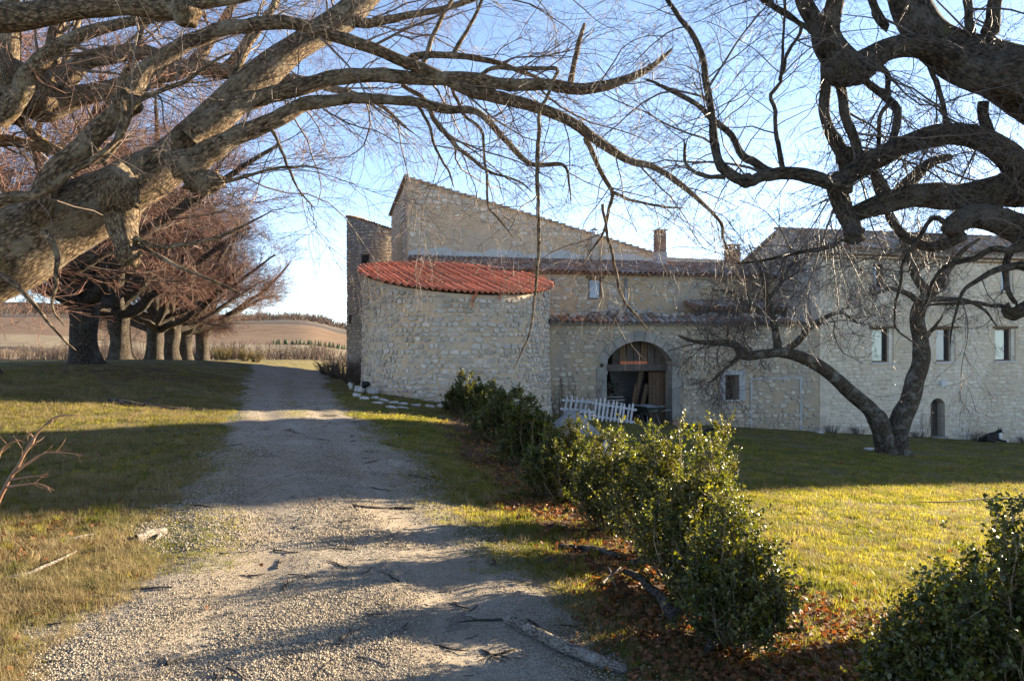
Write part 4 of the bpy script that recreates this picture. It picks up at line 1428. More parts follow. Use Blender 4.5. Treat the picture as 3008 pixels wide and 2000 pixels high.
def twig_geo(sets, sides=3):
    """list of (PP, RR) -> joined thin tubes"""
    VV, FF, off = [], [], 0
    for PP, RR in sets:
        M, n, _ = PP.shape
        T = unit(np.gradient(PP, axis=1))
        ref = np.where(np.abs(T[:, :, 2:3]) > 0.9, np.array([1.0, 0, 0]), np.array([0, 0, 1.0]))
        N = unit(np.cross(T, ref))
        B = np.cross(T, N)
        a = np.arange(sides) * 2 * PI / sides
        V = PP[:, :, None, :] + RR[:, :, None, None] * (np.cos(a)[None, None, :, None] * N[:, :, None, :] + np.sin(a)[None, None, :, None] * B[:, :, None, :])
        b = (np.arange(M) * n * sides)[:, None, None]
        i = (np.arange(n - 1) * sides)[None, :, None]
        j = np.arange(sides)[None, None, :]
        k = (j + 1) % sides
        Fq = np.stack([b + i + j, b + i + k, b + i + sides + k, b + i + sides + j], -1).reshape(-1, 4) + off
        VV.append(V.reshape(-1, 3))
        FF.append(Fq)
        off += V.size // 3
    return np.concatenate(VV), np.concatenate(FF)

def twigs(name, sets, mat, parent, sides=3):
    V, Fq = twig_geo(sets, sides)
    o = obj(name, new_mesh(name, V, Fq, mat, True), parent)
    o['kind'] = 'stuff'
    return o

def stack(lst, n=14):
    PP, RR = [], []
    for P, R in lst:
        p, r, _ = resample(P, R, n)
        PP.append(p)
        RR.append(r)
    return np.array(PP), np.array(RR)

def hand_tree(name, label, base, trunk_paths, limb_paths, mat, grow, twmat, seed, sides=14, wob=0.5):
    """a tree whose limbs follow the photograph; twigs are grown on them"""
    t = thing(name, label, 'tree', tuple(base))
    src, low_ = [], []
    for k, (pts, D0, D1) in enumerate(trunk_paths):
        o, P, R = limb('trunk', px_path(pts, D0, D1, base), mat, t, 22, seed + k, rough=0.15)
    for k, it in enumerate(limb_paths):
        pts, D0, D1 = it[:3]
        nm = it[3] if len(it) > 3 else 'limb'
        o, P, R = limb(nm, px_path(pts, D0, D1, base), mat, t, sides, seed + 20 + k, rough=0.17 if sides > 10 else 0.12, wob=wob, tip=(nm != 'stub'))
        if nm == 'limb':
            src.append((P, R))
            low_.append(0.05 if pts[-1][1] > 860 else 1.0)
    PP, RR = stack(src, 24)
    rg = np.random.default_rng(seed)
    grow(t, PP, RR, rg, np.array(low_))
    return t

# ------------------------------------------------------------------ big linden on the left, limbs arching over the track
LB = np.array([-6.6, 7.0, gz(-6.6, 7.0) - 0.1])
def grow_left(t, PP, RR, rg, lw):
    thin = ((RR.mean(1) < 0.12) * 1.0 + 0.12) * lw
    L1 = spawn(PP, RR, 100, (0.7, 2.0), (0.5, 1.2), (0, 0, -0.25), 0.55, 9, rg, t0=0.25, wig=0.16, rmin=0.004, weights=thin)
    L2 = spawn(*L1, 480, (0.4, 1.2), (0.4, 1.1), (0, 0, -0.2), 0.6, 8, rg, wig=0.16, rmin=0.0025)
    L2b = spawn(PP, RR, 190, (0.3, 1.0), (0.6, 1.5), (0, 0, -0.1), 0.3, 7, rg, wig=0.16, rmin=0.0025, weights=thin)
    A = np.concatenate([L2[0], L2b[0][:, :7].repeat(1, 0)[:, [0, 1, 2, 3, 4, 5, 6, 6]]]) if False else None
    L3 = spawn(*L2, 1700, (0.2, 0.75), (0.4, 1.1), (0, 0, -0.15), 0.7, 6, rg, wig=0.26, rmin=0.0016)
    L3b = spawn(*L2b, 1000, (0.2, 0.65), (0.4, 1.1), (0, 0, -0.15), 0.7, 6, rg, wig=0.26, rmin=0.0016)
    L4 = spawn(np.concatenate([L3[0], L3b[0]]), np.concatenate([L3[1], L3b[1]]), 3800, (0.12, 0.42), (0.4, 1.0), (0, 0, -0.1), 0.8, 5, rg, wig=0.26, rmin=0.0012)
    twigs('branchlets', [L1, L2, L2b], MAT['twig_left'], t, 5)
    twigs('twigs', [L3, L3b, L4], MAT['twig_left'], t, 3)
left_limbs = [
    ([(-330, 905, 140), (-100, 765, 124), (110, 650, 104), (330, 555, 84), (470, 485, 64), (590, 380, 50), (700, 275, 50), (800, 190, 42), (900, 120, 38), (1005, 55, 38), (1100, -30, 36), (1230, -180, 30), (1400, -330, 20)], 7.0, 8.6),
    ([(560, 410, 40), (670, 320, 33), (770, 285, 26), (890, 258, 24), (1000, 232, 22), (1223, 232, 20), (1446, 243, 19), (1580, 250, 18), (1714, 265, 16), (1848, 232, 12), (1925, 190, 9), (1978, 140, 3)], 7.35, 8.3),
    ([(500, 500, 45), (640, 425, 30), (760, 368, 26), (860, 322, 22), (960, 302, 18), (1090, 286, 15), (1200, 295, 14), (1312, 317, 13), (1400, 330, 10), (1487, 415, 9), (1560, 482, 7), (1655, 486, 5), (1672, 545, 3), (1678, 600, 1.5)], 7.2, 8.4),
    ([(90, 640, 40), (200, 490, 32), (312, 357, 31), (393, 268, 30), (446, 192, 26), (536, 134, 23), (670, 85, 21), (804, 67, 20), (893, 85, 19), (1000, 112, 18), (1112, 147, 17), (1200, 187, 17), (1290, 223, 18), (1380, 263, 19), (1446, 290, 19), (1558, 317, 17), (1670, 357, 15), (1737, 402, 14), (1844, 469, 12), (1920, 491, 9), (2000, 545, 8), (2054, 589, 6.5), (2116, 652, 5), (2124, 700, 4), (2150, 760, 2)], 6.9, 8.6),
    ([(-500, 300, 90), (-300, 90, 70), (-80, 60, 46), (130, 34, 36), (270, 20, 34), (400, 18, 33), (500, 26, 32), (545, 38, 30)], 6.7, 6.3, 'stub'),
    ([(510, 22, 20), (600, 10, 16), (720, -10, 12), (850, -40, 8)], 6.3, 6.4),
    ([(-80, 600, 22), (100, 570, 14), (200, 510, 10), (290, 455, 9), (350, 400, 8), (390, 320, 7.5), (430, 285, 7), (530, 245, 6), (640, 175, 4), (690, 150, 2)], 6.5, 6.6),
    ([(355, 625, 48), (368, 690, 42), (378, 735, 36)], 6.85, 6.8, 'stub'),
    ([(1010, 60, 16), (1110, 62, 13), (1230, 40, 10), (1340, 15, 9), (1500, -30, 7), (1700, -60, 5)], 8.2, 8.6),
    ([(1240, 192, 8), (1262, 130, 7), (1290, 70, 6.5), (1325, 0, 6), (1370, -80, 4)], 8.1, 8.2),
    ([(1330, 160, 7), (1365, 100, 6), (1410, 15, 5), (1440, -60, 4)], 8.2, 8.2),
    ([(1675, 245, 9), (1690, 170, 8), (1700, 115, 7), (1718, 70, 5)], 8.3, 8.3, 'stub'),
    ([(1190, 200, 11), (1215, 170, 12), (1300, 160, 10), (1400, 172, 9), (1490, 195, 7), (1590, 232, 5)], 8.1, 8.3),
    ([(1410, 222, 6), (1445, 202, 6), (1520, 203, 6), (1631, 204, 6), (1622, 240, 5), (1605, 290, 5), (1586, 330, 5), (1582, 420, 6.5), (1578, 520, 6), (1582, 640, 5.5), (1580, 760, 5), (1572, 860, 4), (1560, 960, 3), (1530, 1040, 2), (1505, 1090, 1)], 7.8, 7.5),
    ([(1720, 405, 9), (1735, 440, 8), (1760, 500, 7), (1800, 565, 6), (1790, 610, 5), (1775, 680, 4), (1740, 730, 3), (1710, 790, 1.5)], 8.4, 8.4),
    ([(1800, 565, 5), (1860, 590, 4), (1940, 605, 3.5), (2010, 612, 2)], 8.4, 8.4),
    ([(1770, 600, 4.5), (1785, 690, 4.5), (1810, 800, 4.5), (1830, 880, 4), (1880, 940, 3), (1910, 980, 1.5)], 8.3, 8.2),
    ([(1180, 250, 6), (1240, 290, 7), (1290, 370, 7), (1340, 430, 6), (1400, 480, 5), (1450, 510, 4), (1520, 530, 3), (1570, 570, 1.5)], 8.0, 8.0),
    ([(1225, 305, 5), (1260, 370, 4.5), (1280, 440, 4), (1320, 510, 3), (1335, 555, 1.5)], 8.0, 7.9),
    ([(1325, 255, 5), (1360, 330, 5), (1415, 385, 4.5), (1420, 440, 4), (1430, 520, 4), (1433, 600, 3.5), (1470, 650, 3), (1510, 700, 1.5)], 8.0, 7.9),
    ([(760, 370, 5), (800, 385, 5), (830, 450, 4.5), (850, 500, 4), (880, 560, 3), (930, 620, 1.5)], 7.4, 7.3),
    ([(560, 560, 8), (620, 545, 7), (720, 520, 5), (810, 495, 4), (900, 490, 3), (960, 500, 1.5)], 7.2, 7.0),
    ([(400, 700, 8), (470, 725, 7), (560, 715, 6), (660, 690, 4.5), (740, 650, 3), (800, 620, 1.5)], 6.8, 6.6),
    ([(410, 720, 7), (480, 760, 6), (560, 800, 5), (640, 830, 4), (720, 870, 2)], 6.8, 6.7),
    ([(640, 300, 14), (680, 235, 12), (720, 150, 11), (760, 90, 10), (800, 20, 9), (830, -60, 7)], 8.6, 8.8),
    ([(-60, 800, 14), (20, 820, 9), (70, 860, 7), (130, 930, 5), (190, 1000, 3.5), (225, 1030, 2)], 6.4, 6.3),
    ([(130, 680, 12), (165, 740, 8), (165, 830, 6), (155, 900, 4), (190, 960, 2)], 6.6, 6.5),
    ([(300, 480, 10), (350, 400, 9), (362, 310, 9), (360, 240, 8), (372, 190, 6)], 6.7, 6.7),
]
linden_left = hand_tree('linden_tree', 'massive linden at the left edge, limbs arching right over the track', LB,
    [([(-760, 1600, 240), (-720, 1330, 190), (-640, 1100, 175), (-480, 970, 170), (-330, 905, 168), (-200, 840, 160)], 6.9, 7.0),
     ([(-640, 1120, 150), (-640, 800, 130), (-600, 450, 110), (-500, 300, 95), (-420, 50, 80), (-380, -300, 60), (-300, -800, 30)], 6.9, 6.7)],
    left_limbs, MAT['bark_left'], grow_left, MAT['twig_left'], 3, sides=18)
# burr on the main limb
def burr(parent, c, r, mat, seed, name='burr', squash=(1, 1, 1)):
    n1, n2 = 22, 14
    V, bk = [], []
    for i in range(n2 + 1):
        th = PI * i / n2
        for j in range(n1):
            ph = 2 * PI * j / n1
            V.append((math.sin(th) * math.cos(ph), math.sin(th) * math.sin(ph), math.cos(th)))
    V = np.array(V)
    k = 1 + 0.24 * vnoise(V * 2.1 + seed, seed) + 0.16 * vnoise(V * 5 + seed, seed + 1)
    W = V * k[:, None] * r * np.array(squash)
    i = np.arange(n2)[:, None] * n1
    j = np.arange(n1)[None, :]
    Fq = np.stack([i + j, i + (j + 1) % n1, i + n1 + (j + 1) % n1, i + n1 + j], -1).reshape(-1, 4)
    return obj(name, new_mesh(name, W + np.array(c), Fq, mat, True, {'bk': W * 1.4}), parent)
burr(linden_left, at(350, 560, 6.75) - LB, 0.18, MAT['bark_left'], 3, squash=(1.0, 0.8, 1.15))
burr(linden_left, at(375, 300, 6.95) - LB, 0.12, MAT['bark_left'], 5)
burr(linden_left, at(378, 745, 6.78) - LB, 0.115, MAT['bark_left'], 7)
burr(linden_left, at(545, 35, 6.3) - LB, 0.115, MAT['bark_left'], 9)
burr(linden_left, at(600, 535, 7.05) - LB, 0.13, MAT['bark_left'], 11, squash=(1.4, 0.9, 0.8))

# ------------------------------------------------------------------ second linden behind it
LB2 = np.array([-10.2, 12.0, gz(-10.2, 12.0) - 0.1])
def grow_left2(t, PP, RR, rg, lw):
    L1 = spawn(PP, RR, 130, (1.2, 3.2), (0.4, 1.1), (0, 0, 0.15), 0.5, 9, rg, t0=0.2, wig=0.15, rmin=0.006)
    L2 = spawn(*L1, 560, (0.6, 1.7), (0.4, 1.0), (0, 0, 0.05), 0.6, 8, rg, wig=0.15, rmin=0.004)
    L3 = spawn(*L2, 2300, (0.3, 0.95), (0.4, 1.0), (0, 0, 0.0), 0.7, 6, rg, wig=0.16, rmin=0.0028)
    L4 = spawn(*L3, 5600, (0.2, 0.55), (0.4, 1.0), (0, 0, 0.0), 0.8, 5, rg, wig=0.16, rmin=0.002)
    twigs('branchlets', [L1, L2], MAT['twig_left'], t, 5)
    twigs('twigs', [L3, L4], MAT['twig_row'], t, 3)
linden2 = hand_tree('linden_tree', 'burred linden behind the left one, sunlit limbs showing between its arches', LB2,
    [([(-560, 1330, 150), (-520, 1080, 110), (-380, 790, 95), (-180, 480, 84), (-40, 310, 76)], 12.0, 11.0),
     ([(-430, 860, 90), (-380, 500, 80), (-280, 100, 60), (-200, -400, 40)], 12.0, 12.5)],
    [([(-40, 310, 72), (40, 260, 52), (100, 310, 44), (210, 285, 32), (340, 258, 28), (450, 222, 26), (560, 203, 24), (700, 222, 22), (830, 238, 18), (960, 262, 12), (1100, 300, 7), (1200, 380, 3)], 11.0, 12.0),
     ([(-10, 350, 34), (60, 290, 30), (100, 210, 28), (150, 140, 25), (220, 108, 20), (320, 80, 16), (440, 58, 12), (560, 52, 6)], 10.6, 10.2),
     ([(180, 262, 28), (205, 225, 27), (240, 188, 26), (300, 165, 26), (400, 155, 25), (470, 172, 22), (560, 195, 16)], 11.4, 11.8),
     ([(-30, 360, 22), (50, 350, 16), (100, 395, 13), (150, 430, 12), (215, 455, 12), (300, 480, 8)], 11.2, 11.4),
     ([(-120, 420, 34), (20, 412, 17), (110, 428, 15), (200, 442, 14), (300, 440, 9)], 11.5, 11.8),
     ([(10, 280, 34), (25, 180, 30), (22, 80, 26), (30, -60, 22), (60, -250, 14)], 11.2, 11.2),
     ([(150, 290, 22), (160, 200, 21), (165, 100, 20), (175, 0, 18), (190, -200, 12)], 11.6, 11.7),
     ([(170, 220, 10), (200, 160, 9), (225, 60, 8), (250, -40, 6)], 11.6, 11.6),
     ([(560, 205, 16), (590, 160, 15), (640, 85, 12), (690, 0, 10), (740, -120, 7)], 12.0, 12.2),
     ([(650, 210, 13), (700, 150, 12), (760, 80, 10), (815, 0, 8), (850, -100, 5)], 12.0, 12.2),
     ([(700, 225, 14), (860, 160, 12), (960, 110, 10), (1060, 20, 9), (1120, -60, 6)], 12.2, 12.4)],
    MAT['bark_left'], grow_left2, MAT['twig_row'], 61)
burr(linden2, at(0, 250, 10.9) - LB2, 0.42, MAT['bark_left'], 21, squash=(0.9, 0.8, 1.1))
burr(linden2, at(120, 270, 10.95) - LB2, 0.24, MAT['bark_left'], 22, squash=(0.9, 0.8, 1.2))

# ------------------------------------------------------------------ big linden on the right, against the light
RB = np.array([5.7, 6.6, gz(5.7, 6.6) - 0.1])
def grow_right(t, PP, RR, rg, lw):
    thin = ((RR.mean(1) < 0.10) * 1.0 + 0.25) * lw
    L1 = spawn(PP, RR, 120, (0.5, 1.7), (0.5, 1.3), (0, 0, -0.35), 0.5, 9, rg, t0=0.15, wig=0.17, rmin=0.004, weights=thin)
    L2 = spawn(*L1, 650, (0.3, 1.0), (0.4, 1.1), (0, 0, -0.35), 0.6, 8, rg, wig=0.17, rmin=0.0022)
    L2b = spawn(PP, RR, 260, (0.3, 0.9), (0.6, 1.5), (0, 0, -0.3), 0.3, 7, rg, wig=0.17, rmin=0.0022, weights=thin)
    L3 = spawn(*L2, 2700, (0.2, 0.65), (0.4, 1.1), (0, 0, -0.2), 0.7, 6, rg, wig=0.26, rmin=0.0015)
    L3b = spawn(*L2b, 1000, (0.2, 0.6), (0.4, 1.1), (0, 0, -0.2), 0.7, 6, rg, wig=0.26, rmin=0.0015)
    L4 = spawn(np.concatenate([L3[0], L3b[0]]), np.concatenate([L3[1], L3b[1]]), 6500, (0.1, 0.38), (0.4, 1.0), (0, 0, -0.1), 0.8, 5, rg, wig=0.26, rmin=0.0011)
    twigs('branchlets', [L1, L2, L2b], MAT['twig_right'], t, 5)
    twigs('twigs', [L3, L3b, L4], MAT['twig_right'], t, 3)
right_limbs = [
    ([(3260, 430, 110), (3130, 330, 95), (3008, 272, 82), (2910, 240, 66), (2848, 218, 45), (2780, 152, 36), (2692, 122, 32), (2603, 140, 32), (2535, 180, 38), (2478, 205, 46), (2440, 150, 34), (2428, 95, 28), (2440, 45, 27), (2460, -20, 25)], 6.4, 6.0, 'limb'),
    ([(3300, 420, 120), (3150, 250, 100), (3008, 190, 82), (2880, 150, 70), (2770, 95, 60), (2700, 20, 56), (2640, -80, 50), (2560, -260, 36)], 6.6, 6.8),
    ([(2470, 215, 24), (2420, 160, 24), (2395, 80, 24), (2370, 10, 24), (2350, -80, 20)], 6.2, 6.3),
    ([(3200, 640, 60), (3080, 590, 52), (3008, 530, 44), (2960, 458, 38), (2890, 404, 34), (2781, 400, 31), (2670, 433, 29), (2558, 491, 28), (2491, 536, 27), (2464, 560, 29), (2480, 622, 27), (2505, 668, 25), (2512, 694, 20)], 6.3, 6.0, 'limb'),
    ([(2500, 545, 24), (2430, 540, 21), (2370, 520, 20), (2335, 512, 19), (2245, 512, 18), (2195, 530, 17), (2134, 502, 16), (2110, 470, 13), (2104, 402, 12), (2089, 312, 11), (2075, 240, 10), (2062, 178, 9.5), (2027, 89, 8), (2000, 55, 7), (1955, -5, 6), (1900, -60, 4)], 6.0, 6.2),
    ([(2270, 508, 13), (2225, 490, 12), (2192, 465, 12), (2156, 411, 10), (2107, 357, 9), (2055, 318, 8), (2000, 281, 7), (1940, 250, 5), (1890, 232, 3)], 6.1, 6.4),
    ([(2130, 520, 8), (2090, 520, 6.5), (2045, 509, 5.5), (2015, 480, 5), (2009, 450, 4.5), (2011, 411, 3)], 6.0, 6.0),
    ([(2300, 500, 8), (2292, 440, 7), (2280, 350, 6), (2267, 280, 6), (2290, 245, 5), (2302, 134, 4), (2308, 20, 3), (2310, -60, 2)], 6.0, 6.0),
    ([(2290, 235, 5), (2320, 150, 5), (2356, 85, 5), (2330, 50, 5), (2250, 0, 5), (2180, -40, 4)], 6.1, 6.2),
    ([(2385, 95, 8), (2330, 60, 7), (2270, 25, 6), (2200, -20, 5)], 6.3, 6.4),
    ([(3180, 560, 66), (3008, 566, 52), (2900, 580, 45), (2803, 586, 40), (2700, 584, 37), (2625, 590, 33), (2560, 606, 28), (2495, 640, 22)], 6.5, 6.1),
    ([(3250, 760, 70), (3100, 710, 50), (3008, 680, 44), (2930, 655, 38), (2850, 648, 34), (2800, 668, 30), (2785, 680, 18)], 6.4, 6.2, 'limb'),
    ([(2830, 690, 18), (2780, 715, 17), (2720, 720, 15), (2670, 700, 14), (2630, 660, 12), (2600, 620, 10)], 6.3, 6.3),
    ([(2424, 112, 17), (2422, 200, 17), (2424, 268, 16), (2428, 330, 16), (2440, 390, 17), (2470, 440, 20), (2500, 490, 16)], 6.5, 6.4),
    ([(2464, 240, 14), (2482, 335, 14), (2502, 390, 14), (2516, 440, 15), (2522, 490, 16)], 6.3, 6.2),
    ([(2522, 223, 10), (2580, 268, 11), (2620, 295, 12), (2640, 318, 12), (2630, 380, 11), (2612, 437, 11)], 6.2, 6.2),
    ([(2575, 180, 8), (2605, 230, 8), (2612, 290, 7), (2590, 340, 6), (2582, 440, 6)], 6.4, 6.3),
    ([(2720, 160, 7), (2745, 240, 7), (2770, 310, 7), (2780, 395, 7)], 6.3, 6.3),
    ([(2890, 300, 16), (2895, 350, 15), (2908, 410, 15), (2915, 470, 14)], 6.5, 6.5),
    ([(2560, -60, 12), (2580, 30, 11), (2600, 80, 10), (2560, 20, 8)], 6.3, 6.3),
    ([(2600, 580, 22), (2580, 545, 20), (2570, 500, 14)], 6.4, 6.5),
    ([(2640, 590, 26), (2690, 530, 20), (2740, 480, 14), (2800, 460, 10)], 6.6, 6.8),
    ([(2840, 0, 12), (2850, 60, 12), (2860, 110, 14)], 6.6, 6.6),
    ([(2930, -40, 18), (2925, 40, 20), (2905, 110, 26)], 6.6, 6.6),
    ([(2510, 690, 9), (2450, 715, 8), (2390, 735, 6.5), (2320, 748, 5), (2240, 765, 4), (2160, 775, 2)], 6.0, 5.9),
    ([(2770, 650, 8), (2740, 640, 7), (2700, 700, 6), (2660, 760, 5), (2640, 850, 4), (2630, 960, 3), (2690, 1010, 2), (2715, 1055, 1)], 6.0, 5.8),
    ([(3050, 740, 14), (2950, 730, 10), (2850, 760, 8), (2760, 800, 6), (2720, 890, 4), (2690, 940, 2)], 6.1, 6.0),
    ([(3060, 890, 26), (3008, 915, 22), (2970, 935, 18), (2955, 915, 14), (2962, 890, 10)], 6.2, 6.2),
    ([(3070, 920, 9), (2960, 905, 6), (2850, 890, 5), (2760, 893, 4), (2680, 900, 2)], 6.2, 6.1),
    ([(3040, 800, 16), (2970, 780, 11), (2900, 800, 8), (2830, 860, 5), (2800, 950, 3), (2790, 1020, 1.5)], 6.1, 5.9),
    ([(3010, 700, 14), (2960, 760, 10), (2955, 830, 8), (2990, 900, 6)], 6.1, 6.1),
    # limbs beyond the right edge of the picture
    ([(3330, 800, 90), (3700, 700, 60), (4200, 760, 40), (4700, 800, 20)], 6.8, 7.6),
    ([(3300, 600, 90), (3600, 300, 70), (4000, 0, 45), (4500, -200, 20)], 6.8, 8.0),
    ([(3350, 700, 80), (3500, 500, 60), (3800, 420, 40), (4300, 480, 20)], 7.0, 10.0),
]
linden_right = hand_tree('linden_tree', 'gnarled dark linden overhanging from the right edge, against the light', RB,
    [([(3560, 1700, 230), (3500, 1450, 180), (3440, 1150, 160), (3360, 850, 150), (3300, 650, 145), (3260, 430, 125), (3250, 200, 100), (3200, -150, 80), (3150, -600, 40)], 6.6, 6.6)],
    right_limbs, MAT['bark_right'], grow_right, MAT['twig_right'], 101, sides=18, wob=0.85)
burr(linden_right, at(2510, 690, 6.0) - RB, 0.075, MAT['bark_right'], 31)
burr(linden_right, at(2192, 532, 6.05) - RB, 0.055, MAT['bark_right'], 32)
burr(linden_right, at(2480, 210, 6.1) - RB, 0.13, MAT['bark_right'], 33)
burr(linden_right, at(2500, 470, 6.35) - RB, 0.11, MAT['bark_right'], 34)

# ------------------------------------------------------------------ crooked fruit tree in the yard
FB = hit(2620, 1335)
FD = FB[1]
def grow_fruit(t, PP, RR, rg, lw):
    L1 = spawn(PP, RR, 130, (0.8, 2.2), (0.4, 1.2), (0, 0, 0.25), 0.5, 8, rg, t0=0.12, wig=0.24, rmin=0.010, thick=0.014)
    L2 = spawn(*L1, 900, (0.4, 1.1), (0.5, 1.2), (0, 0, -0.25), 0.6, 7, rg, wig=0.30, rmin=0.006)
    L3 = spawn(*L2, 3400, (0.25, 0.75), (0.5, 1.2), (0, 0, -0.35), 0.7, 6, rg, wig=0.30, rmin=0.0042)
    L4 = spawn(*L3, 7500, (0.15, 0.42), (0.5, 1.1), (0, 0, -0.2), 0.8, 4, rg, wig=0.25, rmin=0.0034)
    twigs('branchlets', [L1, L2], MAT['twig_fruit'], t, 4)
    twigs('twigs', [L3, L4], MAT['twig_fruit'], t, 3)
FPT = FB - np.array([0, 0, 0.05])
fruit = hand_tree('fruit_tree', 'crooked two-stemmed fruit tree with lichened bark standing in the yard', FPT,
    [([(2615, 1350, 40), (2600, 1310, 30), (2588, 1260, 27), (2565, 1205, 24), (2520, 1168, 21), (2480, 1142, 21), (2435, 1100, 19), (2390, 1070, 18), (2330, 1045, 17), (2285, 1032, 16)], FD, FD - 0.3),
     ([(2640, 1350, 42), (2640, 1300, 33), (2655, 1240, 31), (2680, 1180, 28), (2692, 1120, 26), (2704, 1060, 24), (2700, 1000, 22), (2692, 950, 21), (2702, 905, 20), (2725, 868, 18)], FD, FD + 0.3)],
    [([(2590, 1250, 26), (2575, 1215, 23), (2580, 1200, 18)], FD - 0.25, FD - 0.25, 'stub'),
     ([(2300, 1035, 13), (2240, 1042, 14), (2190, 1048, 14), (2170, 1020, 12), (2130, 1010, 10), (2080, 1005, 8), (2030, 1000, 5), (1990, 985, 3)], FD - 0.3, FD - 0.8),
     ([(2285, 1032, 12), (2280, 980, 11), (2272, 930, 9), (2255, 880, 8), (2245, 830, 6), (2225, 780, 4), (2200, 720, 2)], FD - 0.3, FD + 0.3),
     ([(2300, 1035, 10), (2340, 1000, 10), (2380, 965, 9), (2420, 935, 7), (2470, 920, 5), (2520, 950, 3)], FD - 0.3, FD - 0.9),
     ([(2255, 880, 6), (2300, 820, 5), (2330, 770, 4), (2360, 720, 2)], FD, FD + 0.6),
     ([(2272, 930, 6), (2210, 900, 6), (2150, 860, 4), (2090, 850, 2)], FD - 0.2, FD + 0.5),
     ([(2180, 1040, 8), (2150, 1070, 6), (2120, 1090, 4), (2090, 1120, 2)], FD - 0.5, FD - 1.0),
     ([(2725, 868, 16), (2700, 820, 13), (2680, 770, 11), (2655, 720, 9), (2640, 670, 6), (2620, 620, 3)], FD + 0.3, FD + 0.6),
     ([(2725, 868, 14), (2760, 830, 12), (2790, 790, 10), (2830, 740, 7), (2880, 700, 4)], FD + 0.3, FD - 0.4),
     ([(2704, 890, 10), (2660, 860, 8), (2610, 850, 6), (2560, 870, 3)], FD + 0.2, FD - 0.5),
     ([(2720, 880, 10), (2770, 880, 8), (2830, 880, 6), (2890, 910, 4), (2930, 960, 2)], FD + 0.2, FD - 0.3),
     ([(2690, 800, 8), (2740, 740, 6), (2770, 690, 4), (2790, 640, 2)], FD + 0.5, FD + 0.9),
     ([(2715, 1000, 9), (2730, 975, 7), (2745, 960, 5), (2770, 930, 2)], FD + 0.2, FD + 0.1)],
    MAT['bark_fruit'], grow_fruit, MAT['twig_fruit'], 201, sides=10)

# ------------------------------------------------------------------ row of lindens along the left of the track
def row_tree_mesh(seed):
    rg = np.random.default_rng(seed)
    r = random.Random(seed)
    Hf = 2.9 + r.uniform(-0.3, 0.4)
    tr = [(0, 0, -0.25, 0.72), (0.02, 0, 0.15, 0.52), (0.05, 0.03, 0.9, 0.43), (0.1, 0.0, 1.9, 0.42), (0.12, 0.05, Hf, 0.47)]
    tgeo = limb_geo(tr, 20, seed, rough=0.12, tip=False)
    limbs, src = [], []
    n = 11
    for k in range(n):
        az = 2 * PI * k / n + r.uniform(-0.25, 0.25)
        el = [0.42, 0.75, 1.12][k % 3] + r.uniform(-0.12, 0.15)
        L = [7.6, 8.6, 10.0][k % 3] * r.uniform(0.88, 1.1)
        p = np.array([0.12, 0.05, Hf - 0.4 + 0.5 * (k % 3)])
        d = np.array([math.cos(az) * math.cos(el), math.sin(az) * math.cos(el), math.sin(el)])
        pts = [(*p, 0.26)]
        for s in range(1, 8):
            bend = 0.08 if k % 3 else (-0.04 if s > 4 else 0.10)
            d = unit(d + np.array([0, 0, bend]) + np.array([r.uniform(-1, 1) for _ in range(3)]) * 0.16)
            p = p + d * L / 7
            pts.append((*p, 0.24 * (1 - s / 8.2) + 0.012))
        g = limb_geo(pts, 9, seed + 50 + k, rough=0.14)
        limbs.append(g)
        src.append((g[3], g[4]))
    PP, RR = stack(src, 20)
    L1 = spawn(PP, RR, 230, (1.6, 3.8), (0.4, 1.0), (0, 0, 0.22), 0.55, 8, rg, t0=0.22, wig=0.14, rmin=0.010, thick=0.011)
    L2 = spawn(*L1, 1700, (0.8, 2.1), (0.4, 1.0), (0, 0, 0.12), 0.6, 6, rg, wig=0.16, rmin=0.006)
    L3 = spawn(*L2, 8500, (0.45, 1.2), (0.4, 1.0), (0, 0, 0.08), 0.7, 5, rg, wig=0.20, rmin=0.0062)
    L4 = spawn(*L3, 22000, (0.3, 0.8), (0.35, 0.9), (0, 0, 0.05), 0.8, 3, rg, wig=0.22, rmin=0.0048)
    tm_ = new_mesh('trunk', tgeo[0], tgeo[1], MAT['bark_row'], True, {'bk': tgeo[2]})
    lm = [new_mesh('limb', g[0], g[1], MAT['bark_row'], True, {'bk': g[2]}) for g in limbs]
    V, Fq = twig_geo([L1, L2], 4)
    bm = new_mesh('branchlets', V, Fq, MAT['branch_row'], True)
    V, Fq = twig_geo([L3, L4], 3)
    wm = new_mesh('twigs', V, Fq, MAT['twig_row'], True)
    return tm_, lm, bm, wm

RPROT = [row_tree_mesh(700 + i * 13) for i in range(3)]
ROW = [(-15.2, 22.0, 1.10, 'first linden of the row, only its twigs reaching in at the left edge'),
       (255, 30.0, 1.0, 'thick trunked linden nearest in the row that stands clear of the left edge'),
       (355, 38.0, 0.98, 'second thick shaded linden of the row left of the track'),
       (450, 45.0, 0.86, 'leaning dark linden third in the row left of the track'),
       (508, 50.0, 0.95, 'linden fourth in the row, its trunk half lit by the sun'),
       (545, 56.0, 0.95, 'linden fifth in the row with a sunlit forked trunk'),
       (592, 62.0, 1.0, 'farthest linden of the row, beside the end of the track')]
for k, (px, D, sc, lab) in enumerate(ROW):
    x = px if px < 0 else (px - 1504) / F * D
    z = gz(x, D)
    t = thing('linden_tree', lab, 'tree', (x, D, z), k * 1.9 + 0.4, 'lindens in a row beside the track')
    t.scale = (sc * (1.26 if k > 2 else 1.15), sc * 1.15, sc * 0.88)
    tm_, lm, bm, wm = RPROT[k % 3]
    obj('trunk', tm_, t)
    for me in lm:
        obj('limb', me, t)
    obj('branchlets', bm, t)['kind'] = 'stuff'
    obj('twigs', wm, t)['kind'] = 'stuff'
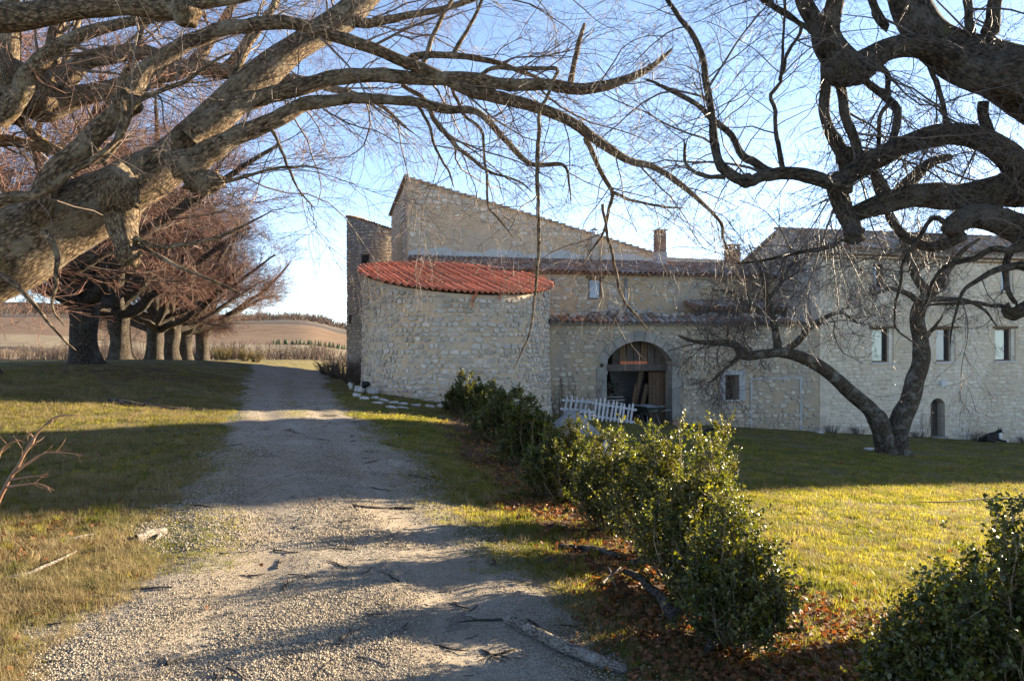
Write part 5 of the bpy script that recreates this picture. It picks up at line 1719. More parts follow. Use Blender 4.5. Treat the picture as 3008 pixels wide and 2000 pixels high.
# ------------------------------------------------------------------ leaves, shrubs
def leaf_geo(Cn, A, Nn, L, W):
    """folded oval leaves: centres, axes, normals, length, width"""
    A = unit(A)
    B = unit(np.cross(Nn, A))
    Nn = np.cross(A, B)
    L = np.asarray(L)[:, None]
    W = np.asarray(W)[:, None]
    v0 = Cn
    v1 = Cn + A * L * 0.35 + B * W * 0.5 + Nn * W * 0.12
    v2 = Cn + A * L * 0.35 - B * W * 0.5 + Nn * W * 0.12
    v3 = Cn + A * L * 0.75 + B * W * 0.38 + Nn * W * 0.10
    v4 = Cn + A * L * 0.75 - B * W * 0.38 + Nn * W * 0.10
    v5 = Cn + A * L - Nn * W * 0.1
    V = np.stack([v0, v1, v2, v3, v4, v5], 1).reshape(-1, 3)
    b = (np.arange(len(Cn)) * 6)[:, None]
    T = np.concatenate([b + np.array([[0, 1, 2]]), b + np.array([[3, 5, 4]])])
    Q = b + np.array([[1, 3, 4, 2]])
    return V, [T, Q]

def box_shrub(label, loc, h, r, seed, dens=1.0, leaf=0.019, spikes=5, lean=(0, 0)):
    rg = np.random.default_rng(seed)
    t = thing('box_shrub', label, 'shrub', tuple(loc), 0, 'box shrubs of the hedge')
    n0 = int(34 * dens)
    P0 = np.zeros((n0, 7, 3))
    for k in range(n0):
        a = rg.uniform(0, 2 * PI)
        q_ = rg.random() ** 0.6
        top = np.array([math.cos(a) * r * 0.85 * q_ + lean[0], math.sin(a) * r * 0.85 * q_ + lean[1], h * (0.88 - 0.38 * q_ ** 2) * rg.uniform(0.75, 1.0)])
        if k < spikes:
            top = np.array([math.cos(a) * r * 0.5 * q_ + lean[0], math.sin(a) * r * 0.5 * q_ + lean[1], h * rg.uniform(0.92, 1.08)])
        b = np.array([math.cos(a) * r * 0.18, math.sin(a) * r * 0.18, -0.03])
        for i in range(7):
            s = i / 6
            P0[k, i] = b * (1 - s) + top * s + np.array([math.cos(a), math.sin(a), 0]) * r * 0.28 * math.sin(PI * s) * q_ + rg.normal(size=3) * 0.015 * s
    R0 = np.linspace(0.010, 0.0025, 7)[None, :].repeat(n0, 0)
    L1 = spawn(P0, R0, int(520 * dens), (0.16, 0.42 * min(1.3, h)), (0.4, 1.25), (0, 0, 0.45), 0.6, 6, rg, t0=0.10, wig=0.12, rmin=0.0018)
    L2 = spawn(*L1, int(1500 * dens), (0.08, 0.20), (0.3, 0.9), (0, 0, 0.5), 0.7, 4, rg, t0=0.1, wig=0.12, rmin=0.0012)
    twigs('stems', [(P0, R0), L1], MAT['twig_dry'], t, 4)
    Cs, As = [], []
    for PP, m_, lo in ((P0, int(34), 0.55), (L1[0], 16, 0.25), (L2[0], 11, 0.1)):
        M, n, _ = PP.shape
        tt_ = rg.uniform(lo, 1.0, (M, m_)) * (n - 1)
        i = np.minimum(tt_.astype(int), n - 2)
        f = (tt_ - i)[..., None]
        idx = np.arange(M)[:, None]
        Pn = PP[idx, i] * (1 - f) + PP[idx, i + 1] * f
        Tn = unit(PP[idx, i + 1] - PP[idx, i])
        rv = rg.normal(size=Pn.shape)
        sd_ = unit(rv - Tn * (rv * Tn).sum(-1, keepdims=True))
        Cs.append(Pn.reshape(-1, 3))
        As.append((Tn * 0.55 + sd_).reshape(-1, 3))
    Cs, As = np.concatenate(Cs), np.concatenate(As)
    n = len(Cs)
    Nn = rg.normal(size=(n, 3)) + np.array([0, 0, 1.3])
    L = (0.5 + 1.0 * rg.random(n) ** 1.3) * leaf * 1.15
    V, Fs = leaf_geo(Cs, As, Nn, L, L * 0.62)
    o = obj('foliage', new_mesh('foliage', V, Fs, MAT['box_leaf'], False), t)
    o['kind'] = 'stuff'
    return t

# centre px, base py, top py, width px
SH = [(1395, 1232, 1105, 170, 'dark box shrub at the far end of the hedge, against the silo', 0.034, 1.0, None),
      (1475, 1300, 1150, 190, 'dark box shrub second from the far end of the hedge', 0.032, 1.0, None),
      (1560, 1372, 1185, 170, 'box shrub beside the grey sand pile, third from the silo', 0.030, 0.9, None),
      (1665, 1470, 1262, 250, 'sunlit yellow-tipped box shrub in front of the sand pile', 0.025, 1.1, None),
      (1800, 1560, 1285, 200, 'small box shrub in the middle of the hedge with bright tips', 0.022, 1.0, None),
      (1930, 1640, 1270, 250, 'box shrub with tall upright sprouts in the middle of the hedge', 0.021, 1.15, None),
      (2045, 1760, 1345, 290, 'largest box shrub of the hedge, glittering in the sun', 0.020, 1.5, None),
      (2165, 1900, 1500, 300, 'near box shrub above the twisted root, sparkling on its sunny side', 0.019, 1.4, None)]
for k, (px, py, ty, wd, lab, lf, dn, _) in enumerate(SH):
    p = hit(px, py)
    h = (py - ty) / F * p[1] * 0.98
    box_shrub(lab, p, h, wd / F * p[1] * 0.62, 300 + k, dn, lf)
p = hit(2130, 1560)
box_shrub('slender box sprout rising behind the middle of the hedge', p, (1560 - 1240) / F * p[1], 0.07, 331, 0.16, 0.020, spikes=2)
for k, (x, y, h, r, lab) in enumerate(((1.84, 3.45, 0.76, 0.22, 'dark box shrub in the bottom right corner, left one of the pair'), (2.34, 3.6, 1.13, 0.40, 'dark box shrub cut by the right picture edge in the corner'))):
    box_shrub(lab, (x, y, gz(x, y)), h, r, 340 + k, 1.6, 0.019, spikes=6)

# ------------------------------------------------------------------ scatter: grass, leaves, pebbles, sticks
def scatter(name, label, P, rot, scl, proto, kind='stuff'):
    me = bpy.data.meshes.new(name)
    me.vertices.add(len(P))
    me.vertices.foreach_set('co', np.asarray(P, np.float32).ravel())
    for nm, a in (('rot', rot), ('scl', scl)):
        at_ = me.attributes.new(nm, 'FLOAT_VECTOR', 'POINT')
        at_.data.foreach_set('vector', np.asarray(a, np.float32).ravel())
    o = obj(name, me)
    ng = bpy.data.node_groups.new(name, 'GeometryNodeTree')
    ng.interface.new_socket('Geometry', in_out='INPUT', socket_type='NodeSocketGeometry')
    ng.interface.new_socket('Geometry', in_out='OUTPUT', socket_type='NodeSocketGeometry')
    N = ng.nodes
    gi_, go_ = N.new('NodeGroupInput'), N.new('NodeGroupOutput')
    iop = N.new('GeometryNodeInstanceOnPoints')
    oi = N.new('GeometryNodeObjectInfo')
    oi.inputs['Object'].default_value = proto
    oi.inputs['As Instance'].default_value = True
    def named(nm):
        a = N.new('GeometryNodeInputNamedAttribute')
        a.data_type = 'FLOAT_VECTOR'
        a.inputs['Name'].default_value = nm
        return a.outputs['Attribute']
    e2r = N.new('FunctionNodeEulerToRotation')
    Lk = ng.links.new
    Lk(gi_.outputs[0], iop.inputs['Points'])
    Lk(oi.outputs['Geometry'], iop.inputs['Instance'])
    Lk(named('rot'), e2r.inputs[0])
    Lk(e2r.outputs[0], iop.inputs['Rotation'])
    Lk(named('scl'), iop.inputs['Scale'])
    Lk(iop.outputs[0], go_.inputs[0])
    md = o.modifiers.new('scatter', 'NODES')
    md.node_group = ng
    tag(o, label, kind=kind)
    return o

def proto(name, me):
    return bpy.data.objects.new(name, me)      # only a source for the scatter, not in the scene

def grass_tuft(name, n, h, spread, wdt, mat, seed, bend=0.5):
    rg = np.random.default_rng(seed)
    a = rg.uniform(0, 2 * PI, n)
    rr = spread * np.sqrt(rg.random(n))
    base = np.column_stack([np.cos(a) * rr, np.sin(a) * rr, np.full(n, -0.01)])
    az = rg.uniform(0, 2 * PI, n)
    d = np.column_stack([np.cos(az), np.sin(az), np.zeros(n)])
    sd_ = np.column_stack([-np.sin(az), np.cos(az), np.zeros(n)])
    hh = h * rg.uniform(0.5, 1.15, n)[:, None]
    bn = rg.uniform(0.1, 1.0, n)[:, None] * bend
    up = np.array([0, 0, 1.0])
    m_ = base + up * hh * 0.55 + d * hh * bn * 0.3
    tp = base + up * hh * (1 - 0.35 * bn) + d * hh * bn
    w_ = wdt * rg.uniform(0.7, 1.2, n)[:, None]
    V = np.stack([base - sd_ * w_, base + sd_ * w_, m_ - sd_ * w_ * 0.8, m_ + sd_ * w_ * 0.8, tp], 1).reshape(-1, 3)
    b = (np.arange(n) * 5)[:, None]
    return proto(name, new_mesh(name, V, [b + np.array([[0, 1, 3, 2]]), b + np.array([[2, 3, 4]])], mat, False))

def ground_sample(n, pxr, pyr, rg, pw=1.0):
    px = rg.uniform(*pxr, n)
    py = pyr[0] + (pyr[1] - pyr[0]) * rg.random(n) ** pw
    kx, kz = (px - 1504) / F, (py - 1000) / F
    D = CAMZ / kz
    D = np.clip(D, 1.5, 80)
    for _ in range(40):
        D2 = (CAMZ - ground_z(kx * D, D)) / kz
        D = 0.6 * D + 0.4 * np.clip(D2, 1.5, 90)
    x, y = kx * D, D
    z = ground_z(x, y)
    ok = np.abs(CAMZ - kz * D - z) < 0.06
    # keep out of the buildings
    rx, ry = x - OX, y - OY
    s = rx * math.cos(AL) + ry * math.sin(AL)
    d = -rx * math.sin(AL) + ry * math.cos(AL)
    ok &= ~((d > -0.05) & (s > -1))
    ok &= np.hypot(x - SCX, y - SCY) > SR + 0.15
    ok &= y < 60
    return x[ok], y[ok], z[ok]

def rots(n, rg, tilt=0.15):
    return np.column_stack([rg.normal(0, tilt, n), rg.normal(0, tilt, n), rg.uniform(0, 2 * PI, n)])

rg = np.random.default_rng(77)
G1 = grass_tuft('grass_tuft', 26, 0.045, 0.085, 0.0022, MAT['grass_green'], 1)
G2 = grass_tuft('dry_grass_tuft', 30, 0.11, 0.06, 0.0016, MAT['grass_dry'], 2, bend=0.9)
xs, ys_, zs = [], [], []
for n, pr, yr, pw in ((34000, (-150, 3158), (1420, 2080), 1.0), (30000, (-150, 3158), (1180, 1480), 1.0), (22000, (-150, 3158), (1070, 1240), 1.0)):
    a = ground_sample(n, pr, yr, rg, pw)
    xs.append(a[0]); ys_.append(a[1]); zs.append(a[2])
x, y, z = np.concatenate(xs), np.concatenate(ys_), np.concatenate(zs)
bare = sstep(0.05, 0.5, fbm(np.column_stack([x * 0.8, y * 0.8, 0 * x]), 75, 3))
keep = (rg.random(len(x)) > bare * 0.85) & (rg.random(len(x)) > road_mask(x, y, 0.35) * 1.02) & (rg.random(len(x)) > litter_mask(x, y) * 0.75)
x, y, z = x[keep], y[keep], z[keep]
left = x < np.interp(y, RD, RL) + 0.5
dryn = fbm(np.column_stack([x * 0.35, y * 0.35, 0 * x]), 71, 3)
dry = (rg.random(len(x)) < np.where(left, 0.42 + 0.5 * dryn + 0.35 * sstep(9, 5, y), 0.10 + 0.25 * dryn)) 
for nm, lab, pr, sel, sc in (('lawn_grass', 'short green lawn grass over the yard and the left bank', G1, ~dry, 1.0), ('dry_grass', 'tufts of dry straw-coloured grass among the lawn', G2, dry, 0.8)):
    n = sel.sum()
    k = sc * np.clip(y[sel] / 7.0, 0.8, 3.2)[:, None] ** 0.75 * rg.uniform(0.6, 1.25, (n, 1))
    kz = np.clip(y[sel] / 7.0, 0.8, 1.5)[:, None] ** 0.4 * sc * rg.uniform(0.6, 1.2, (n, 1))
    scatter(nm, lab, np.column_stack([x[sel], y[sel], z[sel]]), rots(n, rg, 0.12), np.hstack([k, k, kz]), pr)

# grass on the track: verge and middle strip
a = ground_sample(26000, (350, 1700), (1110, 1700), rg)
m_ = road_mask(a[0], a[1], 0.35)
l, r_ = np.interp(a[1], RD, RL), np.interp(a[1], RD, RR)
t_ = (a[0] - l) / (r_ - l)
pn = fbm(np.column_stack([a[0] * 0.9, a[1] * 0.45, 0 * a[0]]), 81, 3)
pm = 1.3 * np.exp(-((t_ - 0.5) / 0.075) ** 2) * sstep(9, 12, a[1]) * sstep(-0.2, 0.15, pn) + 0.8 * sstep(0.28, 0.0, np.minimum(t_, 1 - t_)) * sstep(-0.25, 0.3, pn)
sel = (rg.random(len(m_)) < pm) & (t_ > -0.05) & (t_ < 1.05)
n = sel.sum()
k = 0.9 * np.clip(a[1][sel] / 7.0, 0.8, 2.4)[:, None] ** 0.7 * rg.uniform(0.5, 1.1, (n, 1))
scatter('track_grass', 'thin patches of grass growing along the middle and edges of the track', np.column_stack([a[0][sel], a[1][sel], a[2][sel] + sheet_h(a[0][sel], a[1][sel]) - 0.003]), rots(n, rg, 0.12), np.hstack([k, k, np.minimum(k, 1.0) * 0.7]), G1)

# taller green tufts and weeds in the lawn, straw tangles in the left corner
G3 = grass_tuft('weed_tuft', 34, 0.13, 0.045, 0.0026, MAT['grass_green'], 3, bend=0.8)
G4 = grass_tuft('straw_tangle', 40, 0.11, 0.09, 0.0016, MAT['grass_dry'], 4, bend=1.5)
a = ground_sample(5200, (-100, 3108), (1250, 2050), rg)
pn = fbm(np.column_stack([a[0] * 0.7, a[1] * 0.7, 0 * a[0]]), 95, 3)
sel = (rg.random(len(pn)) < sstep(0.0, 0.5, pn) * 0.8) & (road_mask(a[0], a[1], 0.4) < 0.25)
ex = [hit(1535 + dx, 1512 + dy) for dx, dy in ((0, 0), (-12, 4), (10, 3), (4, -6), (-6, -3), (16, 6))]
P_ = np.vstack([np.column_stack([a[0][sel], a[1][sel], a[2][sel]]), np.array(ex)])
n = len(P_)
k = rg.uniform(0.35, 0.95, (n, 1))
scatter('lawn_weeds', 'taller green tufts and weeds standing in the lawn', P_, rots(n, rg, 0.1), k * np.array([[1.2, 1.2, 1.0]]), G3)
a = ground_sample(1100, (-100, 520), (1520, 2060), rg)
sel = road_mask(a[0], a[1], 0.4) < 0.35
n = sel.sum()
k = rg.uniform(0.4, 1.0, (n, 1))
scatter('straw_tangles', 'tangled straw grass along the left edge of the track in the foreground', np.column_stack([a[0][sel], a[1][sel], a[2][sel]]), rots(n, rg, 0.25), k * np.ones((1, 3)), G4)

# fallen leaves
V, Fs = leaf_geo(np.array([[0, -0.03, 0.004]]), np.array([[0, 1.0, 0.12]]), np.array([[0.1, 0, 1.0]]), [0.050], [0.038])
LF = proto('fallen_leaf', new_mesh('fallen_leaf', V, Fs, MAT['leaf_litter'], False))
xs, ys_, zs = [], [], []
for n, yr in ((30000, (1450, 2080)), (26000, (1200, 1520))):
    a = ground_sample(n, (-100, 3108), yr, rg)
    xs.append(a[0]); ys_.append(a[1]); zs.append(a[2])
x, y, z = np.concatenate(xs), np.concatenate(ys_), np.concatenate(zs)
pr = (litter_mask(x, y) + 0.018) * (1 - 0.97 * road_mask(x, y, 0.2))
keep = rg.random(len(x)) < pr
x, y, z = x[keep], y[keep], z[keep]
n = len(x)
k = rg.uniform(0.45, 1.15, (n, 1)) * np.clip(y / 7, 0.85, 2.2)[:, None] ** 0.5
scatter('leaf_litter', 'orange brown fallen leaves under the hedge', np.column_stack([x, y, z + rg.uniform(0.004, 0.03, n)]), rots(n, rg, 0.5), k * np.ones((1, 3)), LF)

# pebbles on the track
def pebble_mesh(seed):
    rg_ = np.random.default_rng(seed)
    V, Fc = [], []
    n1, n2 = 7, 4
    for i in range(1, n2):
        th = PI * i / n2
        for j in range(n1):
            ph = 2 * PI * (j + 0.5 * (i % 2)) / n1
            V.append((math.sin(th) * math.cos(ph), math.sin(th) * math.sin(ph), math.cos(th)))
    V = np.array(V + [(0, 0, 1), (0, 0, -1)])
    V = V * rg_.uniform(0.78, 1.15, (len(V), 1)) * np.array([1.0, 0.8, 0.55])
    T, Q = [], []
    for i in range(n2 - 2):
        for j in range(n1):
            Q.append((i * n1 + j, i * n1 + (j + 1) % n1, (i + 1) * n1 + (j + 1) % n1, (i + 1) * n1 + j))
    b = (n2 - 2) * n1
    for j in range(n1):
        T.append((len(V) - 2, (j + 1) % n1, j))
        T.append((len(V) - 1, b + j, b + (j + 1) % n1))
    return V, np.array(Q), np.array(T)
def gravel_patch(seed, n=16, spread=0.10):
    rg_ = np.random.default_rng(seed)
    VV, QQ, TT, off = [], [], [], 0
    for k in range(n):
        V, Q, T = pebble_mesh(seed * 100 + k)
        s = 0.003 + 0.0065 * rg_.random() ** 2.4
        a = rg_.uniform(0, 2 * PI)
        c_, s_ = math.cos(a), math.sin(a)
        V = V * s @ np.array([[c_, s_, 0], [-s_, c_, 0], [0, 0, 1]])
        r, b2 = spread * math.sqrt(rg_.random()), rg_.uniform(0, 2 * PI)
        VV.append(V + np.array([r * math.cos(b2), r * math.sin(b2), s * 0.25]))
        QQ.append(Q + off)
        TT.append(T + off)
        off += len(V)
    return proto('gravel_patch', new_mesh('gravel_patch', np.concatenate(VV), [np.concatenate(QQ), np.concatenate(TT)], MAT['pebble'], False))
for k_, (seed, cnt, yr, k0) in enumerate(((1, 26000, (1560, 2080), 0.78), (2, 20000, (1330, 1620), 1.35), (3, 9000, (1150, 1400), 2.1))):
    a = ground_sample(cnt, (-100, 2300), yr, rg)
    m_ = road_mask(a[0], a[1], 0.5)
    pn = fbm(np.column_stack([a[0] * 1.1, a[1] * 0.6, 0 * a[0]]), 91, 3)
    l, r_ = np.interp(a[1], RD, RL), np.interp(a[1], RD, RR)
    t_ = (a[0] - l) / (r_ - l) + 0.06 * pn
    rt_ = np.exp(-((t_ - 0.30) / 0.09) ** 2) + np.exp(-((t_ - 0.72) / 0.09) ** 2)
    sel = rg.random(len(m_)) < m_ * (0.62 + 0.35 * sstep(-0.3, 0.3, pn)) * (1 - 0.72 * rt_)
    n = sel.sum()
    k = k0 * rg.uniform(0.7, 1.3, (n, 1)) * (0.85 + 0.35 * sstep(-0.1, 0.4, pn[sel]))[:, None]
    scatter('pebbles', ['loose pale pebbles on the near part of the track', 'loose pale pebbles on the middle part of the track', 'loose pale pebbles on the shaded far part of the track'][k_], np.column_stack([a[0][sel], a[1][sel], a[2][sel] + sheet_h(a[0][sel], a[1][sel]) - 0.001]), rots(n, rg, 0.03), k * np.ones((1, 3)), gravel_patch(seed))

# small dead twigs strewn about
mb = MB()
mb.tube([(-0.5, 0, 0), (-0.2, 0.03, 0.02), (0.1, -0.02, 0.01), (0.5, 0.05, 0.02)], [0.03, 0.034, 0.026, 0.012], 5)
mb.tube([(0.05, -0.02, 0.01), (0.2, -0.15, 0.05), (0.32, -0.2, 0.04)], [0.02, 0.014, 0.006], 4)
TWG = proto('dead_twig', mb.mesh('dead_twig', MAT['bark_root']))
a = ground_sample(900, (-50, 2300), (1120, 2050), rg, 1.3)
pr = 0.40 + 0.6 * litter_mask(a[0], a[1])
sel = (rg.random(len(pr)) < pr) & (a[0] < np.interp(a[1], HD, HX) + 0.3)
n = sel.sum()
k = rg.uniform(0.05, 0.32, (n, 1)) * np.clip(a[1][sel] / 9, 0.8, 2)[:, None] ** 0.5
scatter('twig_litter', 'small dead twigs strewn over the track and verges', np.column_stack([a[0][sel], a[1][sel], a[2][sel] + sheet_h(a[0][sel], a[1][sel]) + 0.004]), rots(n, rg, 0.08), np.hstack([k, k, k * 0.8]), TWG)
# ------------------------------------------------------------------ dead wood and sticks
def lying(name, label, pts, cat, mat='bark_log', group=None, sides=10, rough=0.14, branches=(), seed=1):
    """pts: (px, py, radius m, lift m) on the ground"""
    W = []
    for px, py, r, lift in pts:
        p = hit(px, py)
        W.append((p[0], p[1], p[2] + float(sheet_h(p[0], p[1])) + r * 0.8 + lift, r))
    b = np.array(W[0][:3])
    t = thing(name, label, cat, tuple(b), 0, group)
    Wl = [(x - b[0], y - b[1], z - b[2], r) for x, y, z, r in W]
    limb('stem', Wl, MAT[mat], t, sides, seed, rough=rough, tip=False)
    for k, br in enumerate(branches):
        Wb = []
        for px, py, r, lift in br:
            p = hit(px, py)
            Wb.append((p[0] - b[0], p[1] - b[1], p[2] + r * 0.8 + lift - b[2], r))
        limb('side_branch', Wb, MAT[mat], t, 7, seed + 5 + k, rough=rough)
    return t
lying('log', 'thick grey log lying across the track edge in the foreground', [(1493, 1838, 0.032, 0), (1560, 1880, 0.036, 0.0), (1640, 1925, 0.036, 0.0), (1730, 1955, 0.035, 0), (1838, 1988, 0.033, 0)], 'log', seed=2,
      branches=[[(1785, 1962, 0.012, 0.02), (1795, 1945, 0.008, 0.04)]])
lying('twisted_root', 'dark twisted root wood under the near hedge shrub', [(2120, 1890, 0.05, 0.06), (2075, 1850, 0.05, 0.10), (2030, 1800, 0.05, 0.15), (2010, 1745, 0.042, 0.18), (1950, 1712, 0.034, 0.16), (1850, 1705, 0.022, 0.12)], 'root', 'bark_root', seed=3, rough=0.3,
      branches=[[(2030, 1800, 0.05, 0.10), (1985, 1838, 0.045, 0.05), (1945, 1790, 0.038, 0.05), (1900, 1740, 0.032, 0.04), (1830, 1690, 0.024, 0.02)],
                [(2010, 1745, 0.03, 0.12), (2030, 1765, 0.025, 0.08), (2045, 1785, 0.02, 0.03)],
                [(2110, 1885, 0.04, 0.04), (2085, 1920, 0.03, 0.0), (2060, 1935, 0.02, 0.0)],
                [(2100, 1900, 0.03, 0.08), (2160, 1850, 0.012, 0.10), (2195, 1815, 0.008, 0.14)]])
lying('log', 'short bleached log in the sun at the left edge of the track', [(400, 1592, 0.030, 0), (440, 1580, 0.032, 0), (487, 1570, 0.028, 0)], 'log', seed=4, branches=[[(470, 1578, 0.02, 0.0), (455, 1592, 0.012, 0.0)]])
lying('fallen_branch', 'long dark fallen branch lying on the shaded left lawn', [(320, 1183, 0.06, 0), (380, 1192, 0.055, 0), (440, 1195, 0.05, 0.0), (500, 1205, 0.04, 0), (560, 1206, 0.03, 0), (620, 1202, 0.015, 0)], 'branch', 'bark_root', seed=5,
      branches=[[(420, 1194, 0.03, 0), (440, 1180, 0.02, 0.05), (470, 1172, 0.01, 0.05)], [(520, 1206, 0.03, 0), (580, 1209, 0.015, 0)]])
lying('stick', 'pale bare stick lying in the dry grass at the left edge', [(15, 1712, 0.012, 0.01), (80, 1700, 0.013, 0.02), (150, 1675, 0.011, 0.03), (225, 1635, 0.006, 0.03)], 'stick', seed=6)
lying('stick', 'bleached stick with a blunt end near the short log', [(190, 1598, 0.014, 0.01), (240, 1588, 0.010, 0.02), (290, 1578, 0.005, 0.02)], 'stick', seed=7)
lying('stick', 'dark stick lying across the right half of the track in the sun', [(1035, 1497, 0.014, 0), (1090, 1499, 0.016, 0), (1150, 1498, 0.015, 0.0), (1218, 1500, 0.010, 0)], 'stick', 'bark_root', seed=8)
lying('stick', 'dark stick at the shaded left verge of the track', [(397, 1447, 0.02, 0), (440, 1448, 0.022, 0), (490, 1448, 0.015, 0)], 'stick', 'bark_root', seed=9)
lying('stick', 'thin dark stick on the shaded right verge below the hedge', [(1200, 1407, 0.016, 0), (1240, 1410, 0.014, 0), (1262, 1412, 0.009, 0)], 'stick', 'bark_root', seed=10)
lying('stick', 'grey branching stick lying beside the twisted root', [(1770, 1730, 0.010, 0.03), (1800, 1712, 0.009, 0.05), (1825, 1690, 0.006, 0.06)], 'stick', seed=11, branches=[[(1800, 1712, 0.007, 0.05), (1785, 1685, 0.004, 0.06)], [(1795, 1714, 0.007, 0.04), (1812, 1740, 0.004, 0.02)]])
lying('stick', 'long fallen limb among the leaves left of the twisted root', [(1640, 1612, 0.022, 0), (1700, 1618, 0.026, 0.0), (1760, 1628, 0.028, 0.01), (1818, 1645, 0.020, 0.01)], 'branch', 'bark_root', seed=12)
lying('stick', 'broken brown stick at the bottom of the track', [(490, 1962, 0.010, 0.01), (530, 1950, 0.011, 0.02), (560, 1940, 0.010, 0.02), (590, 1930, 0.006, 0.02)], 'stick', seed=13, branches=[[(490, 1962, 0.01, 0.01), (484, 1945, 0.008, 0.03)]])
lying('stick', 'thin dark stick on the sunny lawn by the right edge', [(2700, 1480, 0.006, 0.02), (2800, 1482, 0.010, 0.03), (2900, 1475, 0.014, 0.04), (3030, 1478, 0.016, 0.04)], 'stick', 'bark_root', seed=14)

# ------------------------------------------------------------------ red-stemmed seedling at the left edge
p = hit(-40, 1560)
t = thing('bare_sapling', 'bare red-stemmed sapling leaning in from the left edge', 'sapling', tuple(p))
rg = np.random.default_rng(5)
Dp = p[1]
o, P, R = limb('stem', px_path([(-40, 1560, 7), (10, 1440, 6), (50, 1370, 4.6), (90, 1300, 3.6), (135, 1245, 2.8), (170, 1222, 2.2), (228, 1220, 1.2)], Dp, Dp, p), MAT['twig_red'], t, 8, 3, rough=0.05)
src = [(P, R)]
for pts in ([(40, 1390, 4), (120, 1335, 3), (180, 1330, 2), (240, 1335, 1)], [(30, 1410, 4), (90, 1400, 3), (150, 1395, 1.5)], [(70, 1335, 3.5), (100, 1290, 3), (80, 1270, 2)], [(20, 1430, 4), (60, 1425, 3), (110, 1420, 2), (160, 1440, 1)], [(-20, 1420, 4), (0, 1330, 3), (30, 1300, 2), (60, 1290, 1)], [(130, 1250, 3), (150, 1240, 2), (160, 1222, 1)]):
    o, P, R = limb('branch', px_path(pts, Dp, Dp, p), MAT['twig_red'], t, 6, 5, rough=0.05)
    src.append((P, R))
PP, RR = stack(src, 10)
L1 = spawn(PP, RR, 70, (0.06, 0.25), (0.4, 1.0), (0, 0, 0.2), 0.6, 5, rg, wig=0.12, rmin=0.0012)
twigs('twigs', [L1], MAT['twig_red'], t, 4)

# ------------------------------------------------------------------ stones edging the silo, floodlight
rp = [stone_proto(900 + i, 7) for i in range(6)]
rm_ = []
for Vp, Fp in rp:
    me = bpy.data.meshes.new('edging_stone')
    me.from_pydata([tuple(v) for v in Vp], [], Fp)
    me.materials.append(MAT['white_stone'])
    rm_.append(me)
ES = [(1032, 1135, 24, 20), (1046, 1143, 20, 22), (1058, 1150, 26, 26), (1076, 1152, 34, 28), (1098, 1157, 36, 32), (1048, 1165, 28, 14), (1070, 1174, 34, 15), (1100, 1172, 32, 13), (1128, 1180, 34, 14), (1156, 1186, 34, 13), (1186, 1190, 36, 13), (1222, 1194, 36, 12), (1262, 1197, 38, 14), (1298, 1196, 36, 18), (1110, 1186, 42, 9), (1150, 1199, 44, 10), (1185, 1200, 40, 8)]
for k, (px, py, wpx, hpx) in enumerate(ES):
    p = hit(px, py)
    dx, dy = p[0] - SCX, p[1] - SCY
    rr = math.hypot(dx, dy)
    if rr < SR + 0.36:
        dx, dy = dx / rr * (SR + 0.36), dy / rr * (SR + 0.36)
        p = np.array([SCX + dx, SCY + dy, gz(SCX + dx, SCY + dy)])
    o = obj('edging_stone', rm_[k % 6])
    w_, h_ = wpx / F * p[1], hpx / F * p[1]
    o.scale = (w_ * 0.85, w_ * 0.3, h_ * 0.85)
    o.location = (p[0], p[1], p[2] + h_ * 0.22)
    o.rotation_euler = (random.uniform(-0.1, 0.1), random.uniform(-0.15, 0.15), math.atan2(dx, -dy) + random.uniform(-0.2, 0.2))
    if k < 5:
        lab = ['small tilted white stone at the left tip of the silo edging', 'white stone next to the left tip of the silo edging', 'upright white stone left of the floodlight by the silo', 'squarish white stone behind the floodlight by the silo', 'big squarish white stone right of the floodlight at the silo foot'][k]
    elif k < 14:
        lab = ['first', 'second', 'third', 'fourth', 'fifth', 'sixth', 'seventh', 'eighth', 'ninth'][k - 5] + ' flat white stone from the left along the silo foot'
    else:
        lab = ['left', 'middle', 'right'][k - 14] + ' one of three thin white slabs lying before the silo edging'
    tag(o, lab, 'stone', 'loose stones edging the silo')
p = hit(1070, 1160)
fl = thing('floodlight', 'small black floodlight on a spike beside the silo edging stones', 'floodlight', tuple(p), rad(-20))
part('spike', MB().tube([(0, 0, 0), (0.03, 0, 0.14), (0.05, 0, 0.27)], [0.018, 0.016, 0.016], 8), MAT['black'], fl)
part('lamp_head', MB().tube([(-0.06, -0.04, 0.30), (0.0, 0, 0.31), (0.10, 0.05, 0.33), (0.16, 0.08, 0.34)], [0.10, 0.11, 0.085, 0.05], 12), MAT['black'], fl, True)

# ------------------------------------------------------------------ picket fence panels
def pickets(label, s0, s1, dz, n, hgt, lean, d, rise):
    g0 = gl(s0, d)
    t = thing('picket_fence', label, 'fence', tuple(wl(s0, d, g0)), AL, 'broken picket fence panels')
    L = s1 - s0
    ks = math.tan(lean)
    zoff = lambda x: dz + (gl(s0 + x, d) - g0) + rise * x
    pk = []
    for i in range(n):
        x = L * (i + 0.5) / n
        z = zoff(x)
        hh = hgt * random.uniform(0.93, 1.05)
        w_ = 0.035
        jt = random.uniform(-0.03, 0.03)
        pts = [(x - w_, z), (x + w_, z), (x + w_ + hh * (ks + jt), z + hh), (x + hh * (ks + jt), z + hh + 0.045), (x - w_ + hh * (ks + jt), z + hh)]
        part('picket', MB().prism(pts, -0.012, 0.010), MAT['white_paint'], t)
    for f in (0.22, 0.78):
        mb = MB()
        mb.bar((hgt * f * ks - 0.08, 0.03, zoff(0) + hgt * f), (L + hgt * f * ks + 0.1, 0.03, zoff(L) + hgt * f), 0.03, 0.075)
        part('rail', mb, MAT['white_paint'], t)
    return t
